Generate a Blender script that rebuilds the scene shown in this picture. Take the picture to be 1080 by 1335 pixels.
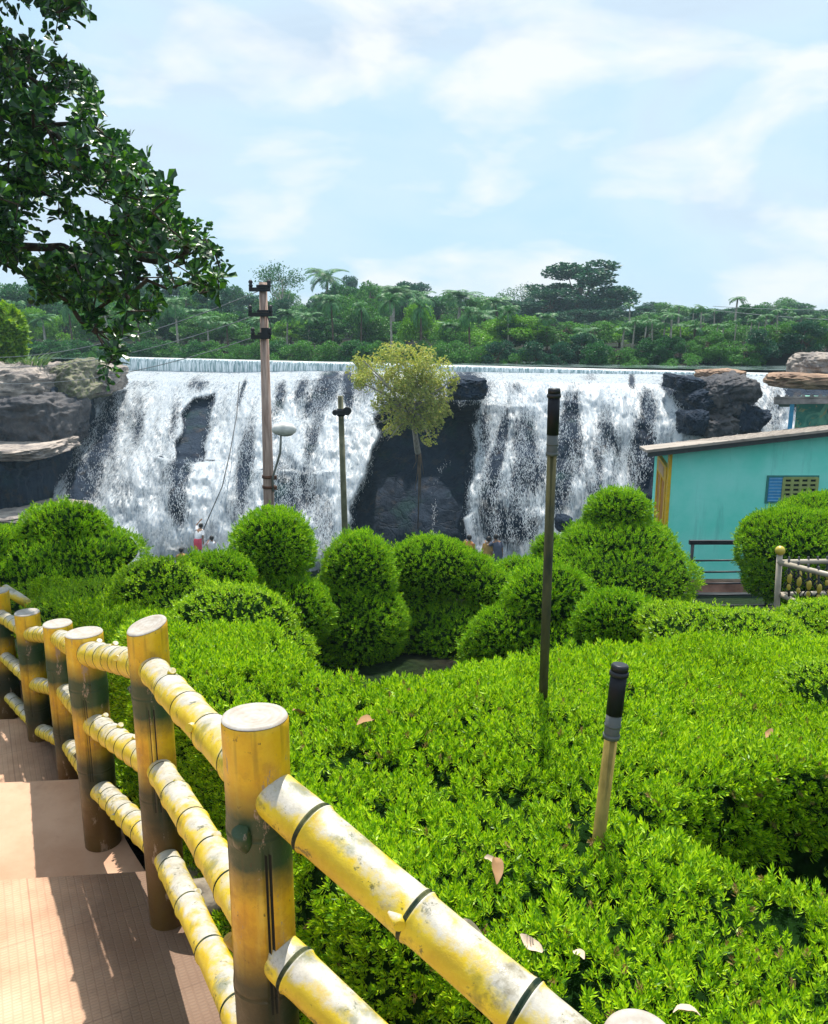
import bpy, math, random
import numpy as np
from mathutils import Vector, Matrix
sc = bpy.context.scene
for _o in list(bpy.data.objects): bpy.data.objects.remove(_o)
R = math.radians
# ------------------------------------------------------------------ camera
PITCH = 12.6
cam_d = bpy.data.cameras.new("camera"); cam = bpy.data.objects.new("camera", cam_d); sc.collection.objects.link(cam)
cam_d.sensor_fit = 'HORIZONTAL'; cam_d.sensor_width = 36; cam_d.lens = 36
cam_d.clip_start = 0.05; cam_d.clip_end = 3000
cam.location = (0, 0, 0); cam.rotation_euler = (R(90 - PITCH), 0, 0)
sc.camera = cam
# ------------------------------------------------------------------ sun and sky
SUN_EL, SUN_AZ = 65, 8          # azimuth measured from +Y (straight ahead), negative = left
sun_d = bpy.data.lights.new("sun", 'SUN'); sun_d.energy = 5.0; sun_d.angle = R(0.5); sun_d.color = (1, .95, .86)
sun = bpy.data.objects.new("sun", sun_d); sc.collection.objects.link(sun)
sdir = Vector((math.sin(R(SUN_AZ)) * math.cos(R(SUN_EL)), math.cos(R(SUN_AZ)) * math.cos(R(SUN_EL)), math.sin(R(SUN_EL))))
sun.rotation_euler = sdir.to_track_quat('Z', 'Y').to_euler()
w = bpy.data.worlds.new("World"); sc.world = w; w.use_nodes = True
nt = w.node_tree; nt.nodes.clear()
def wn(t, **k):
    n = nt.nodes.new(t)
    for a, b in k.items(): setattr(n, a, b)
    return n
out = wn('ShaderNodeOutputWorld'); bg = wn('ShaderNodeBackground'); bg.inputs[1].default_value = 0.096
sky = wn('ShaderNodeTexSky', sky_type='NISHITA', sun_disc=False, sun_elevation=R(SUN_EL), sun_rotation=R(SUN_AZ), dust_density=1.0, air_density=1.2, ozone_density=2.0)
tc = wn('ShaderNodeTexCoord')
mp = wn('ShaderNodeMapping'); mp.inputs['Scale'].default_value = (1.0, 1.0, 2.4)
n1 = wn('ShaderNodeTexNoise'); n1.inputs['Scale'].default_value = 2.3; n1.inputs['Detail'].default_value = 9; n1.inputs['Roughness'].default_value = .55; n1.inputs['Distortion'].default_value = .35
n2 = wn('ShaderNodeTexNoise'); n2.inputs['Scale'].default_value = 5.2; n2.inputs['Detail'].default_value = 8; n2.inputs['Roughness'].default_value = .5; n2.inputs['Distortion'].default_value = .3
L = nt.links.new
L(tc.outputs['Generated'], mp.inputs[0]); L(mp.outputs[0], n1.inputs['Vector']); L(mp.outputs[0], n2.inputs['Vector'])
def ramp(nt_, src, pts, interp='LINEAR'):
    r = nt_.nodes.new('ShaderNodeValToRGB'); cr = r.color_ramp; cr.interpolation = interp
    while len(cr.elements) < len(pts): cr.elements.new(.5)
    for e, (p, c) in zip(cr.elements, pts):
        e.position = p; e.color = (c, c, c, 1) if isinstance(c, (int, float)) else (*c, 1)
    nt_.links.new(src, r.inputs[0]); return r.outputs[0]
def mixc(nt_, f, a, b, blend='MIX'):
    m = nt_.nodes.new('ShaderNodeMix'); m.data_type = 'RGBA'; m.blend_type = blend
    for i, v in ((0, f), (6, a), (7, b)):
        if isinstance(v, bpy.types.NodeSocket): nt_.links.new(v, m.inputs[i])
        elif i == 0: m.inputs[0].default_value = v
        else: m.inputs[i].default_value = (*v, 1)
    return m.outputs[2]
veil = ramp(nt, n1.outputs[0], [(.33, .14), (.62, .93)])
puff = ramp(nt, n2.outputs[0], [(.49, 0), (.63, .9)])
dark = ramp(nt, n1.outputs[0], [(.52, 0), (.72, 1)])
vcol = mixc(nt, dark, (6.0, 7.2, 8.2), (4.5, 5.6, 6.9))
c = mixc(nt, .8, sky.outputs[0], (3.9, 6.3, 8.3))
c = mixc(nt, veil, c, vcol)
c = mixc(nt, puff, c, (7.6, 7.9, 8.1))
L(c, bg.inputs[0]); L(bg.outputs[0], out.inputs[0])
sc.view_settings.view_transform = 'Standard'; sc.view_settings.look = 'None'; sc.view_settings.gamma = 1
sc.view_settings.use_curve_mapping = False; sc.view_settings.exposure = 0.44
sc.cycles.max_bounces = 7; sc.cycles.diffuse_bounces = 3; sc.cycles.glossy_bounces = 2; sc.cycles.transmission_bounces = 5
sc.cycles.transparent_max_bounces = 10; sc.cycles.volume_bounces = 0; sc.cycles.use_denoising = True
sc.cycles.sample_clamp_indirect = 4
# ------------------------------------------------------------------ helpers
cp, sp = math.cos(R(PITCH)), math.sin(R(PITCH))
def at(px, py, Y):
    x = (px - 540) / 1080; y = (667.5 - py) / 1080
    dy = cp + y * sp; dz = -sp + y * cp
    t = Y / dy
    return np.array([x * t, Y, dz * t])
def atz(px, py, z):
    x = (px - 540) / 1080; y = (667.5 - py) / 1080
    dy = cp + y * sp; dz = -sp + y * cp
    t = z / dz
    return np.array([x * t, dy * t, z])
def pxm(Y, py=667):     # metres per photo pixel at depth Y
    y = (667.5 - py) / 1080
    return Y / (cp + y * sp) / 1080
rng = np.random.default_rng(7); random.seed(7)
def _h(i, j, k):
    n = (i * 374761393 + j * 668265263 + k * 2147483647 + 1274126177) & 0xFFFFFFFF
    n = ((n ^ (n >> 13)) * 1274126177) & 0xFFFFFFFF
    return ((n ^ (n >> 16)) & 0xFFFF) / 65535.0
def vnoise(p):
    p = np.asarray(p, float); i = np.floor(p).astype(np.int64); f = p - i; u = f * f * (3 - 2 * f)
    r = 0
    for a in (0, 1):
        for b in (0, 1):
            for c_ in (0, 1):
                wgt = (u[..., 0] if a else 1 - u[..., 0]) * (u[..., 1] if b else 1 - u[..., 1]) * (u[..., 2] if c_ else 1 - u[..., 2])
                r = r + wgt * _h(i[..., 0] + a, i[..., 1] + b, i[..., 2] + c_)
    return r * 2 - 1
def fbm(p, o=4, g=.5):
    r = 0; a = 1; s = 0; p = np.asarray(p, float)
    for k in range(o):
        r = r + a * vnoise(p * 2.03 ** k + 17.3 * k); s += a; a *= g
    return r / s
def sm(e0, e1, x):
    t = np.clip((np.asarray(x, float) - e0) / (e1 - e0), 0, 1); return t * t * (3 - 2 * t)
def tag(o, label=None, cat=None, group=None, kind=None):
    if label: o['label'] = label
    if cat: o['category'] = cat
    if group: o['group'] = group
    if kind: o['kind'] = kind
    return o
def link(o, parent=None):
    sc.collection.objects.link(o)
    if parent is not None: o.parent = parent
    return o
def empty(name, loc=(0, 0, 0)):
    o = bpy.data.objects.new(name, None); o.location = tuple(loc); o.empty_display_size = .1
    return link(o)
def npmesh(name, V, F, mats, parent=None, smooth=True, mi=None, origin=None):
    """V (n,3) world (or local) verts, F (m,k) faces of one size."""
    V = np.asarray(V, np.float32).reshape(-1, 3); F = np.asarray(F, np.int32)
    if origin is not None: V = V - np.asarray(origin, np.float32)
    me = bpy.data.meshes.new(name); m, k = F.shape
    me.vertices.add(len(V)); me.vertices.foreach_set('co', V.ravel())
    me.loops.add(m * k); me.loops.foreach_set('vertex_index', F.ravel())
    me.polygons.add(m); me.polygons.foreach_set('loop_start', np.arange(0, m * k, k, dtype=np.int32))
    if mi is not None: me.polygons.foreach_set('material_index', np.asarray(mi, np.int32))
    me.update(calc_edges=True)
    me.polygons.foreach_set('use_smooth', np.full(m, bool(smooth)))
    for mt in (mats if isinstance(mats, (list, tuple)) else [mats]): me.materials.append(mt)
    o = bpy.data.objects.new(name, me); link(o, parent)
    if origin is not None: o.location = tuple(float(v) for v in origin)
    return o
class MB:
    """collects shapes and links them as one mesh object"""
    def __init__(s): s.v = []; s.f = []; s.m = []; s.sm = []
    def add(s, V, F, m=0, smooth=True):
        b = len(s.v); s.v += [tuple(float(c) for c in v) for v in V]
        for f in F: s.f.append([b + i for i in f]); s.m.append(m); s.sm.append(smooth)
        return s
    def box(s, c, d, rz=0, m=0, M=None, taper=1):
        c = Vector(c); V = []
        for dz in (-.5, .5):
            tp = taper if dz > 0 else 1
            for dx, dy in ((-.5, -.5), (.5, -.5), (.5, .5), (-.5, .5)):
                p = Vector((dx * d[0] * tp, dy * d[1] * tp, dz * d[2]))
                p = (M @ p) if M is not None else (Matrix.Rotation(rz, 3, 'Z') @ p)
                V.append(c + p)
        return s.add(V, [(3, 2, 1, 0), (4, 5, 6, 7), (0, 1, 5, 4), (1, 2, 6, 5), (2, 3, 7, 6), (3, 0, 4, 7)], m, False)
    def tube(s, pts, rad, seg=12, m=0, cap=True, mats=None):
        pts = [Vector(p) for p in pts]; n = len(pts)
        if not hasattr(rad, '__len__'): rad = [rad] * n
        up = Vector((0, 0, 1)); base = len(s.v); prev = None
        for i, p in enumerate(pts):
            a = pts[max(0, i - 1)]; b = pts[min(n - 1, i + 1)]
            d = (b - a); d = d.normalized() if d.length > 1e-9 else Vector((0, 0, 1))
            if prev is None:
                x = d.cross(up) if abs(d.dot(up)) < .95 else d.cross(Vector((1, 0, 0)))
            else: x = prev - d * prev.dot(d)
            x.normalize(); prev = x; y = d.cross(x)
            for k in range(seg):
                t = 2 * math.pi * k / seg
                s.v.append(tuple(p + (x * math.cos(t) + y * math.sin(t)) * rad[i]))
        for i in range(n - 1):
            for k in range(seg):
                k2 = (k + 1) % seg
                s.f.append([base + i * seg + k, base + i * seg + k2, base + (i + 1) * seg + k2, base + (i + 1) * seg + k])
                s.m.append(mats[i] if mats else m); s.sm.append(True)
        if cap:
            s.f.append([base + k for k in range(seg)][::-1]); s.m.append(m); s.sm.append(False)
            s.f.append([base + (n - 1) * seg + k for k in range(seg)]); s.m.append(m); s.sm.append(False)
        return s
    def sphere(s, c, r, m=0, seg=16, rings=10):
        r = (r, r, r) if not hasattr(r, '__len__') else r; V = []; F = []
        for i in range(rings + 1):
            a = math.pi * i / rings
            for k in range(seg):
                t = 2 * math.pi * k / seg
                V.append((c[0] + r[0] * math.sin(a) * math.cos(t), c[1] + r[1] * math.sin(a) * math.sin(t), c[2] + r[2] * math.cos(a)))
        for i in range(rings):
            for k in range(seg):
                k2 = (k + 1) % seg; F.append((i * seg + k, (i + 1) * seg + k, (i + 1) * seg + k2, i * seg + k2))
        return s.add(V, F, m)
    def build(s, name, mats, parent=None, origin=None):
        o = Vector(origin) if origin is not None else Vector((0, 0, 0))
        me = bpy.data.meshes.new(name); me.from_pydata([tuple(Vector(v) - o) for v in s.v], [], s.f)
        for mt in (mats if isinstance(mats, (list, tuple)) else [mats]): me.materials.append(mt)
        for p, m, q in zip(me.polygons, s.m, s.sm): p.material_index = m; p.use_smooth = q
        ob = bpy.data.objects.new(name, me); link(ob, parent)
        if origin is not None: ob.location = o
        return ob
def copy_tree(o, parent=None):
    c_ = o.copy(); sc.collection.objects.link(c_); c_.parent = parent
    for ch in list(o.children): copy_tree(ch, c_)
    return c_
# ------------------------------------------------------------------ materials
class NM:
    def __init__(s, name, rough=.7, spec=.3):
        s.mat = bpy.data.materials.new(name); s.mat.use_nodes = True; s.nt = s.mat.node_tree
        s.p = s.nt.nodes['Principled BSDF']; s.out = s.nt.nodes['Material Output']
        s.p.inputs['Roughness'].default_value = rough; s.p.inputs['Specular IOR Level'].default_value = spec
        s._tc = None
    def n(s, t, **k):
        x = s.nt.nodes.new(t)
        for a, b in k.items(): setattr(x, a, b)
        return x
    def link(s, a, b): s.nt.links.new(a, b)
    def coord(s, kind='Object', scale=(1, 1, 1), loc=(0, 0, 0), rot=(0, 0, 0)):
        t = s.n('ShaderNodeTexCoord'); m = s.n('ShaderNodeMapping')
        m.inputs['Scale'].default_value = scale; m.inputs['Location'].default_value = loc; m.inputs['Rotation'].default_value = rot
        s.link(t.outputs[kind], m.inputs[0]); return m.outputs[0]
    def noise(s, vec, scale=5, detail=5, rough=.5, dist=0):
        x = s.n('ShaderNodeTexNoise')
        for a, b in (('Scale', scale), ('Detail', detail), ('Roughness', rough), ('Distortion', dist)): x.inputs[a].default_value = b
        s.link(vec, x.inputs['Vector']); return x.outputs[0]
    def ramp(s, src, pts, interp='LINEAR'): return ramp(s.nt, src, pts, interp)
    def mix(s, f, a, b, blend='MIX'): return mixc(s.nt, f, a, b, blend)
    def math(s, op, a, b=0, clamp=False):
        x = s.n('ShaderNodeMath', operation=op); x.use_clamp = clamp
        for i, v in ((0, a), (1, b)):
            if isinstance(v, bpy.types.NodeSocket): s.link(v, x.inputs[i])
            else: x.inputs[i].default_value = v
        return x.outputs[0]
    def color(s, c_):
        if isinstance(c_, bpy.types.NodeSocket): s.link(c_, s.p.inputs['Base Color'])
        else: s.p.inputs['Base Color'].default_value = (*c_, 1)
        return s
    def rough(s, v): s.link(v, s.p.inputs['Roughness']); return s
    def bump(s, h, strength=.3, dist=.02):
        b = s.n('ShaderNodeBump'); b.inputs['Strength'].default_value = strength; b.inputs['Distance'].default_value = dist
        s.link(h, b.inputs['Height']); s.link(b.outputs[0], s.p.inputs['Normal']); s.bn = b.outputs[0]; return s
def noisy(name, a, b, scale=4, rough=.75, bump=.3, bd=.02, detail=7, spec=.25, stretch=(1, 1, 1), lo=.35, hi=.65):
    m = NM(name, rough, spec); v = m.coord(scale=stretch); n = m.noise(v, scale, detail, .6)
    m.color(m.ramp(n, [(lo, a), (hi, b)])); m.bump(n, bump, bd); return m.mat
def leafmat(name, cols, trans=.35, rough=.45, patch=2.0, patch_amt=.35, tcol=None, spec=.35):
    m = NM(name, rough, spec); g = m.n('ShaderNodeNewGeometry')
    k = len(cols); c1 = m.ramp(g.outputs['Random Per Island'], [(i / max(1, k - 1), cc) for i, cc in enumerate(cols)])
    n = m.noise(m.coord(), patch, 4, .6)
    dk = m.mix(1.0, c1, (.55, .62, .5), 'MULTIPLY')
    c2 = m.mix(m.math('MULTIPLY', m.ramp(n, [(.38, 1), (.62, 0)]), patch_amt * 2, True), c1, dk)
    m.color(c2)
    t = m.n('ShaderNodeBsdfTranslucent'); ct = m.mix(1.0, c2, tcol or (1.15, 1.1, .45), 'MULTIPLY'); m.link(ct, t.inputs[0])
    mx = m.n('ShaderNodeMixShader'); mx.inputs[0].default_value = trans
    m.link(m.p.outputs[0], mx.inputs[1]); m.link(t.outputs[0], mx.inputs[2]); m.link(mx.outputs[0], m.out.inputs[0])
    return m.mat
def flat(name, c_, rough=.6, spec=.3, metal=0):
    m = NM(name, rough, spec); n = m.noise(m.coord(), 9, 5, .6)
    m.color(m.mix(m.ramp(n, [(.35, 0), (.65, 1)]), tuple(v * .82 for v in c_), tuple(min(1, v * 1.08) for v in c_)))
    m.p.inputs['Metallic'].default_value = metal; m.bump(n, .12, .01); return m.mat
# ------------------------------------------------------------------ foliage tools
def diamond(p, d, side, L_, W_, fold=.25, nrm=None):
    p = np.array(p, float); d = np.array(d, float) / np.linalg.norm(d); side = np.array(side, float); side -= d * side.dot(d); side /= np.linalg.norm(side)
    nn = np.cross(d, side)
    return np.array([p, p + d * L_ * .5 + side * W_ * .5 + nn * W_ * fold, p + d * L_, p + d * L_ * .5 - side * W_ * .5 + nn * W_ * fold])
def sprig(nl, L_, W_, spread, stem=.0, seed=0, curl=.3):
    r = np.random.default_rng(seed); V = []
    for i in range(nl):
        a = 2 * math.pi * (i / nl) * 1.618 * 2 + r.uniform(-.4, .4); e = spread * r.uniform(.45, 1.15)
        if i == 0: e *= .2
        d = np.array([math.sin(e) * math.cos(a), math.sin(e) * math.sin(a), math.cos(e)])
        side = np.cross(d, [0, 0, 1]) + 1e-3
        V.append(diamond([0, 0, stem * (i / nl)], d, side, L_ * r.uniform(.75, 1.15), W_ * r.uniform(.8, 1.2)))
    V = np.concatenate(V); F = np.arange(len(V)).reshape(-1, 4)
    return V, F
def sprig2(nl, L_, W_, seed=0, open_=.95):
    # a shoot: narrow leaflets spiralling up a short stem, closing towards the tip
    r = np.random.default_rng(seed); V = [diamond([0, 0, 0], [.02, 0, 1], [1, 0, 0], .8, .035)]
    bend = r.uniform(-.12, .12, 2)
    for i in range(nl):
        t = (i + .3) / nl; a = i * 2.4 + r.uniform(-.35, .35); e = open_ * (1.15 - .85 * t) * r.uniform(.8, 1.15)
        d = np.array([math.sin(e) * math.cos(a) + bend[0], math.sin(e) * math.sin(a) + bend[1], math.cos(e)]); side = np.cross(d, [0, 0, 1]) + 1e-3
        V.append(diamond([bend[0] * t * t, bend[1] * t * t, .72 * t], d, side, L_ * (1.05 - .45 * t) * r.uniform(.8, 1.15), W_ * r.uniform(.8, 1.2)))
    V = np.concatenate(V); return V, np.arange(len(V)).reshape(-1, 4)
def scatter(protos, P, Z, S, r=rng):
    P = np.asarray(P, float); Z = np.asarray(Z, float); Z = Z / (np.linalg.norm(Z, axis=1, keepdims=True) + 1e-9)
    S = np.broadcast_to(np.asarray(S, float), (len(P),))
    rv = r.normal(size=P.shape); X = rv - Z * (rv * Z).sum(1, keepdims=True); X /= np.linalg.norm(X, axis=1, keepdims=True) + 1e-9
    Yv = np.cross(Z, X); pick = r.integers(0, len(protos), len(P)); Vs = []; Fs = []; off = 0
    for k, (v, f) in enumerate(protos):
        i = np.where(pick == k)[0]
        if not len(i): continue
        v = np.asarray(v)
        W_ = P[i][:, None, :] + S[i][:, None, None] * (v[None, :, 0:1] * X[i][:, None, :] + v[None, :, 1:2] * Yv[i][:, None, :] + v[None, :, 2:3] * Z[i][:, None, :])
        Fk = f[None, :, :] + (np.arange(len(i)) * len(v))[:, None, None] + off
        Vs.append(W_.reshape(-1, 3)); Fs.append(Fk.reshape(-1, f.shape[1])); off += len(i) * len(v)
    return np.concatenate(Vs), np.concatenate(Fs)
def merge(*vf):
    Vs = []; Fs = []; mi = []; off = 0
    for k, (v, f) in enumerate(vf):
        Vs.append(v); Fs.append(f + off); mi.append(np.full(len(f), k)); off += len(v)
    return np.concatenate(Vs), np.concatenate(Fs), np.concatenate(mi)
def uvs(c_, r_, seg=28, rings=18, disp=.0, seed=0):
    a = np.linspace(0, math.pi, rings + 1)[:, None]; t = np.linspace(0, 2 * math.pi, seg, endpoint=False)[None, :]
    D = np.stack([np.sin(a) * np.cos(t), np.sin(a) * np.sin(t), np.cos(a) * np.ones_like(t)], -1).reshape(-1, 3)
    s = 1 + disp * fbm(D * 2.2 + seed * 3.7, 4)[:, None]
    V = np.asarray(c_) + D * np.asarray(r_) * s; F = []
    for i in range(rings):
        for k in range(seg):
            k2 = (k + 1) % seg; F.append((i * seg + k, (i + 1) * seg + k, (i + 1) * seg + k2, i * seg + k2))
    return V, np.array(F)
def ellipsoid_points(ells, dens, seed=0, bump=.06, keep_below=-.75):
    """points and normals on the outside of a union of ellipsoids"""
    r = np.random.default_rng(seed); P = []; N = []
    E = [(np.array(c_), np.array(q)) for c_, q in ells]
    for ci, (c_, q) in enumerate(E):
        pw = 1.6; area = 4 * math.pi * ((q[0] * q[1]) ** pw / 3 + (q[0] * q[2]) ** pw / 3 + (q[1] * q[2]) ** pw / 3) ** (1 / pw)
        n = int(area * dens); d = r.normal(size=(n, 3)); d /= np.linalg.norm(d, axis=1, keepdims=True)
        nn = d / q; wgt = np.linalg.norm(nn, axis=1); ok = r.random(n) < wgt / wgt.max() if q.max() / q.min() > 1.5 else np.ones(n, bool)
        d = d[ok]; nn = nn[ok]; nn /= np.linalg.norm(nn, axis=1, keepdims=True)
        s = 1 + bump * fbm(d * 3.1 + ci * 5.3 + seed, 3)[:, None] + bump * .5 * vnoise(d * 11 + ci)[:, None]
        p = c_ + d * q * s; keep = nn[:, 2] > keep_below
        for cj, (c2, q2) in enumerate(E):
            if cj != ci: keep &= (((p - c2) / (q2 * .97)) ** 2).sum(1) > 1
        P.append(p[keep]); N.append(nn[keep])
    return np.concatenate(P), np.concatenate(N)
# ------------------------------------------------------------------ ground
DA, DB = at(170, 466, 50), at(1010, 487, 38)
def dam_y(x): return DA[1] + (np.asarray(x, float) - DA[0]) * (DB[1] - DA[1]) / (DB[0] - DA[0])
def tz(x, y):
    x = np.asarray(x, float); y = np.asarray(y, float)
    z = np.interp(y, [-30, 0, 2.2, 5, 8, 12, 16, 24, 28, 36], [-1.9, -2.2, -2.45, -2.62, -2.95, -4.25, -5.25, -7.9, -9.4, -9.7])
    z = z + .05 * fbm(np.stack([x * .9, y * .9, x * 0], -1), 3)
    d = y - dam_y(np.clip(x, -60, 60))
    up = sm(-2.6, -1.2, d)
    back = -3.2 + 1.7 * sm(3.5, 8, d) + 1.6 * sm(10, 60, d) + 7 * sm(90, 400, d) + .35 * fbm(np.stack([x * .08, y * .08, x * 0], -1), 3)
    return z * (1 - up) + back * up
def axis(pts):
    o = []
    for a, b, n in pts: o += list(np.linspace(a, b, n, endpoint=False))
    return np.array(o + [pts[-1][1]])
gx = axis([(-700, -60, 16), (-60, -12, 40), (-12, 12, 110), (12, 60, 40), (60, 700, 16)])
gy = axis([(-60, -4, 10), (-4, 12, 80), (12, 60, 130), (60, 130, 30), (130, 1500, 24)])
X, Y = np.meshgrid(gx, gy); Z = tz(X, Y)
nI = len(gy); nJ = len(gx); I = np.arange(nI * nJ).reshape(nI, nJ)
GF = np.stack([I[:-1, :-1], I[:-1, 1:], I[1:, 1:], I[1:, :-1]], -1).reshape(-1, 4)
m = NM('soil_and_grass', .95, .1); v = m.coord(); a = m.noise(v, .35, 6, .6); b = m.noise(v, 14, 6, .7)
m.color(m.mix(m.ramp(a, [(.42, 0), (.58, 1)]), m.mix(m.ramp(b, [(.4, 0), (.6, 1)]), (.005, .004, .003), (.018, .014, .010)), m.mix(m.ramp(b, [(.35, 0), (.6, 1)]), (.004, .010, .003), (.014, .030, .007)))); m.bump(b, .6, .04)
tag(npmesh('ground', np.stack([X, Y, Z], -1).reshape(-1, 3), GF, m.mat), kind='structure')
# ------------------------------------------------------------------ walkway: broad shallow steps
m = NM('walkway_tile', .6, .3); v = m.coord(rot=(0, 0, R(-28)))
br = m.n('ShaderNodeTexBrick'); br.offset = 0; br.inputs['Scale'].default_value = 1; br.inputs['Mortar Size'].default_value = .0035; br.inputs['Brick Width'].default_value = .026; br.inputs['Row Height'].default_value = .013
br.inputs['Mortar Smooth'].default_value = .6
m.link(v, br.inputs['Vector'])
b2 = m.n('ShaderNodeTexBrick'); b2.offset = .0; b2.inputs['Scale'].default_value = 1; b2.inputs['Mortar Size'].default_value = .003; b2.inputs['Brick Width'].default_value = .6; b2.inputs['Row Height'].default_value = .45
m.link(v, b2.inputs['Vector'])
st = m.noise(m.coord(), 2.3, 7, .65); st2 = m.noise(m.coord(), 34, 5, .7)
base = m.mix(m.ramp(st, [(.36, 0), (.62, 1)]), (.50, .28, .17), (.68, .43, .28))
base = m.mix(m.math('MULTIPLY', br.outputs['Fac'], .28), base, (.28, .15, .10))
base = m.mix(m.math('MULTIPLY', b2.outputs['Fac'], .28), base, (.13, .06, .04))
base = m.mix(m.ramp(st2, [(.60, 0), (.75, .35)]), base, (.22, .12, .08))
# railing's shadow painted into the tile: a dark strip measured from the fence line
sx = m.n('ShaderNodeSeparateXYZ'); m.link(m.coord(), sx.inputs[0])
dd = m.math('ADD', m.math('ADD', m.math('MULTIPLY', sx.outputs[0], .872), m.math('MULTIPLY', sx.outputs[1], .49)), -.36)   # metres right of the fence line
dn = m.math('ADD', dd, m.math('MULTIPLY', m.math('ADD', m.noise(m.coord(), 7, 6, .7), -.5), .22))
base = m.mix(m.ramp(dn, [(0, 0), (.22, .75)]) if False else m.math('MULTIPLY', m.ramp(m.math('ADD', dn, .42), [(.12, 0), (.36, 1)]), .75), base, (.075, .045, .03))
m.color(base)
h = m.math('ADD', m.math('MULTIPLY', br.outputs['Fac'], -1), m.math('MULTIPLY', st2, .4)); m.bump(h, .35, .004)
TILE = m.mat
m = NM('smooth_tile', .5, .35); v = m.coord(); st = m.noise(v, 1.9, 7, .65); st2 = m.noise(v, 40, 5, .7); c = m.mix(m.ramp(st, [(.36, 0), (.62, 1)]), (.46, .26, .16), (.58, .36, .24)); c = m.mix(m.ramp(st2, [(.58, 0), (.74, .4)]), c, (.34, .19, .12)); c = m.mix(m.ramp(m.noise(v, .9, 6, .7, .5), [(.56, 0), (.68, .4)]), c, (.26, .14, .09)); m.color(c); m.bump(st2, .2, .004); TILE2 = m.mat
CON = noisy('curb_concrete', (.16, .13, .10), (.42, .36, .28), 9, .9, .5, .02)
fence_pts = [(-3.1, 5.85), (-2.68, 5.1), (-2.24, 4.55), (-1.82, 4.0), (-1.33, 3.15), (-.846, 2.48), (-.307, 1.47), (.335, 1.0), (1.4, .45), (3, -.2)]
FX = np.array([p[0] for p in fence_pts]); FY = np.array([p[1] for p in fence_pts])
def fence_x(y): return np.interp(y, FY[::-1], FX[::-1])
def walk_slab(name, y0, y1, z, zb, skew, mat=None):
    """a tread between two cross lines, its right edge following the railing"""
    ys = np.linspace(y0, y1, 14); mb = MB(); V = []; n = len(ys)
    for y in ys:
        xr = float(fence_x(y)) + .10
        V += [(-4.6, y - skew, z), (xr, y, z), (-4.6, y - skew, zb), (xr, y, zb)]
    F = []
    for i in range(n - 1):
        a = 4 * i; b = a + 4
        F += [(a, a + 1, b + 1, b), (a + 1, a + 3, b + 3, b + 1), (a, b, b + 2, a + 2)]
    F += [(0, 2, 3, 1), (4 * n - 4, 4 * n - 3, 4 * n - 1, 4 * n - 2)]
    mb.add(V, F, 0, False)
    return tag(mb.build(name, mat or TILE), kind='structure')
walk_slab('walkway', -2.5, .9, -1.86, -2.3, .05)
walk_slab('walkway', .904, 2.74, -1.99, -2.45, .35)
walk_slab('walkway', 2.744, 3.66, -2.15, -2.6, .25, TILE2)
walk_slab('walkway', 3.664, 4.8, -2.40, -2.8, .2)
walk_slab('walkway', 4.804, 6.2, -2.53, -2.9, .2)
# small broken curb blocks below the railing
for px, py, z, s, rz in ((262, 1168, -1.86, (.20, .12, .10), .5), (236, 1148, -1.93, (.16, .11, .09), -.3)):
    c_ = atz(px, py, z); V, F = uvs(c_, (s[0] * .5, s[1] * .5, s[2] * .5), 14, 10, .5, px)
    o = npmesh('curb_stone', V, F, CON, origin=c_)
    tag(o, {262: 'larger pale rough curb stone behind the railing foot', 236: 'smaller grey curb stone tucked beside the post foot'}[px], 'stone', 'curb stones under the railing')
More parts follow.
